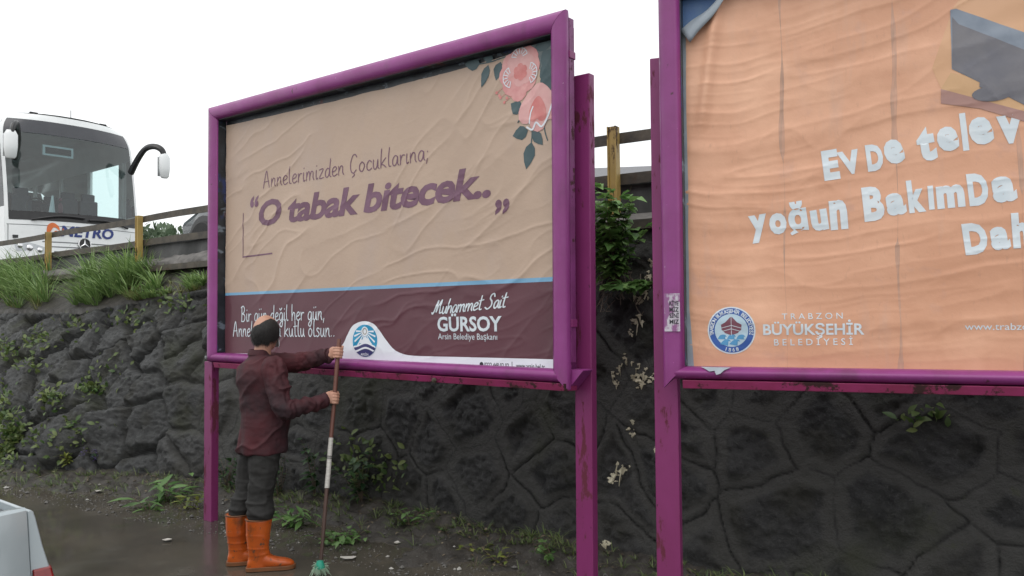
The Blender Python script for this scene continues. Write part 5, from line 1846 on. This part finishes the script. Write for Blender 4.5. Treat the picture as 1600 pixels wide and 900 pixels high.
def house(u, v_top, dist, w_, dpt, hgt, roof, label, rot):
    c = at(u, v_top, dist)
    h_ = c.z - roof - ROAD2 + .3
    r = empty('house', (c.x, c.y, ROAD2 - .3), rot, label, 'house', 'houses beyond the upper road')
    wl_ = MB().box((0, 0, h_ / 2), (w_, dpt, h_)).build('wall', M['plaster'], r)
    mb = MB()
    e = .5
    mb.loft([[Vector((x, y, z)) for y, z in ((-dpt / 2 - e, h_ - .05), (dpt / 2 + e, h_ - .05), (dpt / 2 + e, h_ + .10), (.2, h_ + roof), (-.2, h_ + roof), (-dpt / 2 - e, h_ + .10))] for x in (-w_ / 2 - e, w_ / 2 + e)])
    rf = mb.build('roof', M['tile'], r)
    MB().box((w_ * .2, .6, h_ + roof), (.6, .6, 1.3)).box((w_ * .2, .6, h_ + roof + .7), (.75, .75, .12)).build('chimney', M['plaster'], rf)
    for x in np.linspace(-w_ / 2 + 1.5, w_ / 2 - 1.5, 4):
        for z in (h_ - 1.9, h_ - 4.9):
            if z < 1: continue
            wn = MB().box((x, -dpt / 2 - .02, z), (1.3, .10, 1.5)).build('window', M['offwhite'], r)
            MB().box((x, -dpt / 2 - .065, z), (1.1, .04, 1.3)).build('pane', M['pane'], wn)
    return r


house(520, 306, 46, 9, 8, 6, 1.9, 'pale house with a grey roof behind the dark car', math.radians(50))
house(966, 262, 52, 13, 9, 8, 2.0, 'pale house with a grey roof seen between the two billboards', math.radians(-8))


# ------------------------------------------------------------------ leaves, bushes, grass
def leaf_geo(V, Fs, base, d, upv, L_, w_, curl=.25, lobes=False):
    d = d.normalized()
    s_ = d.cross(upv)
    if s_.length < 1e-4: s_ = d.orthogonal()
    s_.normalize()
    n_ = s_.cross(d).normalized()
    b = len(V)
    if lobes: pr = ((0, .02), (.18, .42), (.35, .36), (.5, .52), (.7, .30), (1, .0))
    else: pr = ((0, .03), (.25, .36), (.55, .44), (.8, .24), (1, 0))
    for t_, q in pr:
        c = base + d * L_ * t_ - n_ * L_ * curl * t_ * t_
        V += [c + s_ * w_ * q + n_ * w_ * .22 * q, c, c - s_ * w_ * q + n_ * w_ * .22 * q]
    for i in range(len(pr) - 1):
        a = b + 3 * i
        Fs += [(a, a + 3, a + 4, a + 1), (a + 1, a + 4, a + 5, a + 2)]


def weed(pos, nrm, hgt, spread, nst, nlf, L_, w_, mleaf, label, name='weed', cat='weed', lobes=False, seed=0, droop=.35, group='wild plants along the wall', flowers=None, upright=.8):
    rnd = random.Random(seed)
    r = empty(name, tuple(pos), 0, label, cat, group)
    nrm = Vector(nrm).normalized()
    upm = (Vector((0, 0, 1)) * upright + nrm * (1 - upright)).normalized()
    V, Fs = [], []
    st = MB()
    fl_ = ([], [])
    for k in range(nst):
        a = rnd.uniform(0, 2 * PI)
        out = Vector((math.cos(a), math.sin(a), 0)) * rnd.uniform(.15, 1) * spread
        if nrm.z < .7 and out.dot(nrm) < 0: out = out - nrm * out.dot(nrm) * 1.6
        h_ = hgt * rnd.uniform(.55, 1.0)
        P = []
        for i in range(7):
            t_ = i / 6
            P.append(out * .12 * rnd.uniform(.8, 1.2) + upm * h_ * (t_ - droop * t_ * t_ * .6) + out * t_ ** 1.4 - nrm * .02)
        st.tube(P, [.0045 * (1 - .7 * i / 6) for i in range(7)], 5)
        m_ = max(2, int(nlf * rnd.uniform(.7, 1.2)))
        for j in range(m_):
            t_ = .12 + .88 * (j + rnd.random()) / m_
            i = min(5, int(t_ * 6))
            p = P[i].lerp(P[i + 1], t_ * 6 - i)
            a = rnd.uniform(0, 2 * PI)
            d = Vector((math.cos(a), math.sin(a), rnd.uniform(-.25, .55))) + out.normalized() * .5
            if nrm.z < .7 and d.dot(nrm) < 0: d = d - nrm * d.dot(nrm) * 1.5
            q = rnd.uniform(.6, 1.15)
            leaf_geo(V, Fs, p, d, Vector((rnd.uniform(-.4, .4), rnd.uniform(-.4, .4), 1)), L_ * q, w_ * q, rnd.uniform(.1, .5), lobes)
        if flowers:
            for j in range(flowers):
                p = P[-1] + Vector((rnd.uniform(-.03, .03), rnd.uniform(-.03, .03), rnd.uniform(-.07, .02)))
                a = rnd.uniform(0, 2 * PI)
                leaf_geo(fl_[0], fl_[1], p, Vector((math.cos(a), math.sin(a), rnd.uniform(-.3, .6))), Vector((0, 0, 1)), .022, .018, .2)
    st.build('stem', M['stem'], r)
    link('foliage', np_mesh('foliage', V, Fs), mleaf, r)
    if flowers: link('blossom', np_mesh('blossom', *fl_), M['flower'], r)
    return r


def bush(u, v, dist, w_, h_, label, seed, mleaf, name='bush', n=2600):
    rnd = random.Random(seed)
    c = at(u, v, dist)
    z0 = ROAD2 - .2
    r = empty(name, (c.x, c.y, z0), 0, label, 'bush', 'bushes beyond the upper road')
    H = c.z - z0
    st = MB()
    V, Fs = [], []
    cl_ = [(Vector((rnd.uniform(-.5, .5) * w_, rnd.uniform(-.4, .4) * w_, H * rnd.uniform(.35, .82))), rnd.uniform(.16, .34) * w_) for _ in range(16)]
    for q, rr in cl_: st.tube([Vector((q.x * .15, q.y * .15, 0)), q * .6, q], [.06, .035, .012], 5)
    for k in range(n):
        q, rr = rnd.choice(cl_)
        d = Vector((rnd.gauss(0, 1), rnd.gauss(0, 1), rnd.gauss(0, 1))).normalized()
        p = q + d * rr * rnd.uniform(.5, 1.08)
        if p.z > H * 1.04: continue
        leaf_geo(V, Fs, p, d + Vector((0, 0, .2)), Vector((rnd.uniform(-1, 1), rnd.uniform(-1, 1), 1)), .24, .15, .3)
    st.build('stem', M['stem'], r)
    link('foliage', np_mesh('foliage', V, Fs), mleaf, r)


bush(236, 346, 24, 1.5, 2, 'small green bush beyond the coach, nearest its right mirror', 3, M['leaf_hazy'], n=900)
bush(262, 358, 26, 2.2, 2, 'low green bush between the coach and the dark car', 4, M['leaf_hazy'], n=900)


def tuft(V, Fs, pos, nrm, n, L_, w_, spread, rnd, bend=.6):
    for k in range(n):
        a = rnd.uniform(0, 2 * PI)
        o = Vector((math.cos(a), math.sin(a), 0))
        b = pos + o * rnd.uniform(0, spread * .35)
        l = L_ * rnd.uniform(.5, 1.15)
        d = (Vector((0, 0, 1)) + nrm * .2 + o * rnd.uniform(.1, 1.0)).normalized()
        sd_ = d.cross(o)
        if sd_.length < .05: sd_ = d.orthogonal()
        sd_.normalize()
        bb = len(V)
        be = bend * rnd.uniform(.5, 1.4)
        for t_, q in ((0, 1), (.35, .9), (.7, .6), (1, .05)):
            c = b + d * l * t_ + (o * .5 + nrm * .12) * l * be * t_ * t_ - Vector((0, 0, 1)) * l * be * .6 * t_ ** 2.6
            V += [c + sd_ * w_ * q * .5, c - sd_ * w_ * q * .5]
        for i in range(3): Fs.append((bb + 2 * i, bb + 2 * i + 2, bb + 2 * i + 3, bb + 2 * i + 1))


rnd = random.Random(11)
FN = Vector((-WN[0], -WN[1], 0))
V, Fs = [], []
for u0, u1, v0, v1, n, L_ in ((-40, 80, 430, 475, 34, .80), (-60, 60, 440, 480, 22, .65), (130, 215, 430, 470, 22, .72), (165, 235, 418, 440, 9, .62), (215, 250, 425, 455, 7, .45), (215, 262, 452, 475, 14, .20), (295, 322, 440, 458, 9, .24), (115, 180, 455, 478, 10, .55), (-60, 60, 425, 440, 14, .8)):
    for k in range(n):
        p = on_soil(rnd.uniform(u0, u1), rnd.uniform(v0, v1))
        tuft(V, Fs, p, FN, 26, L_ * rnd.uniform(.7, 1.1), .015, .16, rnd)
tag(link('grass', np_mesh('grass', V, Fs), M['grass']), 'long green grass hanging over the wall top on the left', 'grass', kind='stuff')
V, Fs = [], []
for u0, u1, v0, v1, n, L_ in ((-40, 80, 450, 500, 14, .45), (200, 320, 440, 470, 26, .14), (110, 240, 455, 482, 12, .35)):
    for k in range(n): tuft(V, Fs, on_soil(rnd.uniform(u0, u1), rnd.uniform(v0, v1)), FN, 14, L_ * rnd.uniform(.6, 1.1), .008, .12, rnd, .8)
tag(link('dry_grass', np_mesh('grass', V, Fs), M['grass_dry']), 'yellowing grass blades among the green on the wall top', 'grass', kind='stuff')
V, Fs = [], []
for k in range(620):                        # scattered blades and seedlings on the verge
    s = rnd.uniform(-2.2, 8)
    n = float(np.interp(s, BASE_S, BASE_N)) - abs(rnd.gauss(.12, .25))
    tuft(V, Fs, Wp(s, n, verge_z(s, n) - .005), FN, rnd.randint(3, 9), rnd.uniform(.05, .14), .006, .05, rnd)
tag(link('verge_weeds', np_mesh('grass', V, Fs), M['verge_blade']), 'thin sprouting weeds and grass on the dirt strip', 'weeds', kind='stuff')

V, Fs = [], []
for k in range(900):                        # fallen leaves and straws
    s = rnd.uniform(-2.2, 8)
    n0, n1 = float(np.interp(s, EDGE_S, EDGE_N)), float(np.interp(s, BASE_S, BASE_N))
    n = n1 - abs(rnd.gauss(.05, .42)) * (n1 - n0)
    p = Wp(s, n, verge_z(s, n) + .008)
    a = rnd.uniform(0, 2 * PI)
    if rnd.random() < .5: leaf_geo(V, Fs, p, Vector((math.cos(a), math.sin(a), rnd.uniform(-.1, .3))), Vector((rnd.uniform(-.4, .4), rnd.uniform(-.4, .4), 1)), rnd.uniform(.02, .05), rnd.uniform(.012, .03), .4)
    else: leaf_geo(V, Fs, p, Vector((math.cos(a), math.sin(a), rnd.uniform(-.02, .25))), Vector((0, 0, 1)), rnd.uniform(.08, .22), .005, .2)
M['dead'] = leafmat('dead_leaf', (.05, .035, .02), (.20, .16, .10), .1)
tag(link('leaf_litter', np_mesh('litter', V, Fs), M['dead']), 'brown fallen leaves and straw scattered along the wall foot', 'leaf litter', kind='stuff')

# moss and creeping green on the stones at far left
V, Fs = [], []
for u0, v0, su, sv, n in ((8, 685, 14, 30, 420), (55, 690, 30, 14, 90), (6, 640, 12, 16, 120), (62, 528, 12, 9, 110), (45, 565, 18, 9, 60), (12, 545, 12, 10, 110), (140, 608, 12, 7, 90), (82, 622, 10, 8, 80), (210, 500, 16, 7, 50), (120, 510, 14, 8, 60), (280, 475, 18, 8, 60), (560, 720, 24, 26, 90), (600, 745, 20, 16, 50), (1438, 655, 22, 12, 26), (170, 575, 16, 10, 24), (120, 668, 24, 10, 40)):
    for k in range(n):
        p, nn_ = on_wall(rnd.gauss(u0, su), rnd.gauss(v0, sv))
        d = Vector((rnd.uniform(-1, 1), rnd.uniform(-1, 1), rnd.uniform(-.4, 1))) + nn_
        l = rnd.uniform(.035, .09)
        leaf_geo(V, Fs, p + nn_ * rnd.uniform(0, .03), d, nn_ + Vector((0, 0, .4)), l, l * .6, .3)
tag(link('wall_greenery', np_mesh('greenery', V, Fs), M['verge_blade']), 'small creeping leaves in the joints of the stone wall', 'creepers', kind='stuff')


def foot_weed(u, v, *a, **k):
    p = gnd(u, v, .05)
    s, n = sn(p.x, p.y)
    n = min(n, float(np.interp(s, BASE_S, BASE_N)) - .03)
    z = verge_z(s, n)
    return weed(Wp(s, n, z - .01), (0, 0, 1), *a, **k)


foot_weed(262, 775, .34, .26, 9, 6, .17, .055, M['leaf'], 'leafy weed with long leaves left of the purple post foot', seed=1)
foot_weed(236, 788, .24, .25, 5, 3, .20, .06, M['leaf'], 'low broad leaved weed at the far left of the post', seed=12)
foot_weed(300, 785, .26, .18, 7, 5, .12, .04, M['leaf_yellow'], 'yellow green weed close beside the purple left post', seed=2)
foot_weed(356, 775, .42, .16, 10, 8, .09, .035, M['leaf_dark'], 'dark tall weed between the left post and the man', seed=3)
foot_weed(462, 810, .30, .24, 12, 5, .16, .045, M['leaf'], 'grassy weed behind the man and left of the brush pole', seed=4)
foot_weed(448, 775, .50, .16, 9, 7, .08, .03, M['leaf_dark'], 'thin dark weed close behind the knees of the man', seed=5)
foot_weed(532, 838, .17, .19, 22, 5, .085, .055, M['leaf'], 'bright round leaved clump right of the brush pole', seed=6, lobes=True)
foot_weed(575, 790, .62, .22, 10, 9, .10, .055, M['leaf_dark'], 'tall dark shrub growing up the wall right of the pole', name='shrub', cat='shrub', seed=7, lobes=True)
foot_weed(555, 770, .70, .14, 6, 8, .10, .06, M['leaf_dark'], 'tallest leafy shoot on the wall beside the pole', name='shrub', cat='shrub', seed=17, lobes=True)
foot_weed(640, 822, .20, .20, 9, 5, .08, .04, M['leaf'], 'small green weed at the wall foot below the white stripe', seed=8)
foot_weed(700, 838, .14, .12, 5, 3, .09, .03, M['leaf'], 'tiny weed at the wall foot in mid verge', seed=9)
foot_weed(780, 868, .14, .18, 7, 4, .07, .035, M['leaf_yellow'], 'small pale weed left of the right purple post', seed=10)
foot_weed(862, 872, .16, .16, 8, 5, .07, .04, M['leaf'], 'green weed nearest the right post of the beige billboard', seed=11)
foot_weed(745, 858, .10, .14, 6, 4, .06, .03, M['leaf_yellow'], 'low sprout in the dirt between two small weeds', seed=14)
p, nn_ = on_wall(150, 715)
weed(p, nn_, .16, .12, 10, 4, .07, .03, M['leaf_dark'], 'violet flowered plant at the foot of the wall on the left', name='flowering_plant', cat='flower', seed=21, flowers=14)
p, nn_ = on_wall(104, 722)
weed(p, nn_, .16, .14, 10, 5, .08, .03, M['leaf_yellow'], 'yellow green plant at the wall foot left of the violet flowers', seed=22)
p, nn_ = on_wall(142, 612)
weed(p, nn_, .12, .12, 9, 5, .06, .035, M['leaf'], 'small green plant growing from a joint high on the left wall', seed=23, upright=.5)
p, nn_ = on_wall(84, 628)
weed(p, nn_, .14, .14, 10, 5, .06, .035, M['leaf_yellow'], 'mossy yellow green plant in a joint at mid height on the left wall', seed=24, upright=.5)

# bramble between the billboards
p, nn_ = on_wall(968, 425)
weed(p + FN * .05 + Vector((0, 0, -.12)), FN, .98, .36, 30, 16, .10, .075, M['leaf_bramble'], 'green bramble bush hanging over the wall between the billboards', name='bramble', cat='bush', lobes=True, seed=31, upright=.85)
p, nn_ = on_wall(995, 450)
weed(p + FN * .05, FN, .22, .32, 18, 10, .085, .065, M['leaf'], 'lower dark shoots of bramble beside the orange billboard post', name='bramble', cat='bush', lobes=True, seed=32, upright=.3, droop=1.6)
mb = MB()
for k in range(26):                         # bare dangling twigs
    q, n2 = on_wall(rnd.uniform(935, 1000), rnd.uniform(425, 470))
    P = [q + n2 * .02]
    for i in range(5): P.append(P[-1] + Vector((rnd.uniform(-.05, .05), rnd.uniform(-.03, .02), rnd.uniform(-.07, .025))) + n2 * .012)
    mb.tube(P, .0028, 4)
q, n2 = on_wall(960, 430)
for o_ in mb.v[:0]: pass
tw = mb.build('dead_twigs', mat('grey_twig', (.16, .13, .10), .8), None)
tag(tw, 'tangle of bare grey twigs hanging below the bramble', 'twigs', kind='stuff')

# cream paint splashed down the wall between the billboards: part of the wall
sp = MB()
for u0, v0, sc in ((1012, 432, .8), (1008, 455, .7), (997, 470, 1.0), (995, 500, .8), (985, 520, .5), (978, 560, .7), (968, 575, .5), (962, 600, .6), (1000, 588, 1.5), (1008, 592, 1.0), (1022, 586, .7), (961, 583, .7), (988, 660, .45), (988, 676, .8), (1025, 700, .4), (972, 733, 1.0), (958, 747, .9), (965, 742, .6), (945, 850, .8), (965, 882, .5), (955, 890, .5), (985, 870, .4), (990, 880, .4), (1018, 410, .6)):
    for k in range(int(7 * sc) + 3):
        p, nn_ = on_wall(u0 + rnd.gauss(0, 4.5 * sc), v0 + rnd.gauss(0, 5 * sc))
        w_ = min(.012, rnd.uniform(.003, .013) * sc ** .5)
        l = w_ * rnd.choice((1, 1, 1.5, 2, 4, 8))
        tz = Vector((0, 0, 1)) - nn_ * nn_.z
        tz.normalize()
        tx = nn_.cross(tz)
        c = p + nn_ * .007
        ew = rnd.uniform(.8, 2.4)
        dripk = [0] * 13
        if l > w_ * 1.8: dripk[rnd.choice((8, 9, 10, 11))] = rnd.uniform(.6, 1.4)
        pts = []
        m_ = 13
        for i in range(m_):
            a = 2 * PI * i / m_
            rr = rnd.uniform(.35, 1.5)
            pts.append(c + tx * w_ * ew * math.cos(a) * rr + tz * w_ * math.sin(a) * rr + tz * (-l * dripk[i]))
        sp.add(pts + [q - nn_ * .012 for q in pts], [tuple(range(m_))] + [(i, m_ + i, m_ + (i + 1) % m_, (i + 1) % m_) for i in range(m_)])
sp.build('paint_splash', M['stain'], wall)

# gravel and litter along the verge
gv = MB()
M['pebble'] = mat('grey_pebble', (.12, .115, .105), .6, (.055, .052, .048), 30)
M['pale_pebble'] = mat('pale_pebble', (.42, .41, .38), .6, (.28, .27, .25), 30)
for k in range(2600):
    s = rnd.uniform(-2, 9)
    n0, n1 = float(np.interp(s, EDGE_S, EDGE_N)), float(np.interp(s, BASE_S, BASE_N))
    n = n0 - .12 + (n1 - n0) * min(1, abs(rnd.gauss(.22, .32)))
    z = max(.0, verge_z(s, n)) if k % 1 == 0 else 0
    r_ = min(.03, .005 * math.exp(rnd.gauss(.2, .55)))
    c = Wp(s, n, z + r_ * .3)
    R_ = Matrix.Rotation(rnd.uniform(0, 6), 3, 'Z')
    V = [c + R_ @ Vector((a * r_ * rnd.uniform(.7, 1.4), b * r_ * rnd.uniform(.6, 1.1), d * r_ * rnd.uniform(.5, .8))) for a, b, d in ((1, 0, 0), (0, 1, 0), (-1, 0, 0), (0, -1, 0), (0, 0, 1), (0, 0, -1))]
    gv.add(V, [(0, 1, 4), (1, 2, 4), (2, 3, 4), (3, 0, 4), (1, 0, 5), (2, 1, 5), (3, 2, 5), (0, 3, 5)], 1 if rnd.random() < .045 else 0)
tag(gv.build('gravel', [M['pebble'], M['pale_pebble']]), 'loose grey gravel along the edge of the asphalt', 'gravel', kind='stuff')
M['litter'] = mat('pale_litter', (.52, .50, .46), .6, (.40, .38, .34), 12)
for i, (u, v, sz, lab) in enumerate(((262, 846, .035, 'pale scrap of litter lying on the wet asphalt left of the man'), (545, 874, .055, 'grey white paper scrap flattened on the asphalt right of the pole'), (155, 770, .045, 'pale flat litter scrap on the far left dirt strip'), (622, 850, .03, 'white scrap on the dirt under the white poster stripe'))):
    p = gnd(u, v, .0)
    s, n = sn(p.x, p.y)
    z = max(.0, verge_z(s, n)) + .012
    V = []
    m_ = 7
    for k in range(m_):
        a = 2 * PI * k / m_
        V.append(Vector((math.cos(a) * sz * rnd.uniform(.6, 1.3), math.sin(a) * sz * rnd.uniform(.5, 1), rnd.uniform(-.004, .012))))
    mb = MB().add(V + [q - Vector((0, 0, .003)) for q in V], [tuple(range(m_)), tuple(range(2 * m_ - 1, m_ - 1, -1))] + [(k, m_ + k, m_ + (k + 1) % m_, (k + 1) % m_) for k in range(m_)])
    o = mb.build('litter_scrap', M['litter'])
    o.location = (p.x, p.y, z)
    tag(o, lab, 'litter')
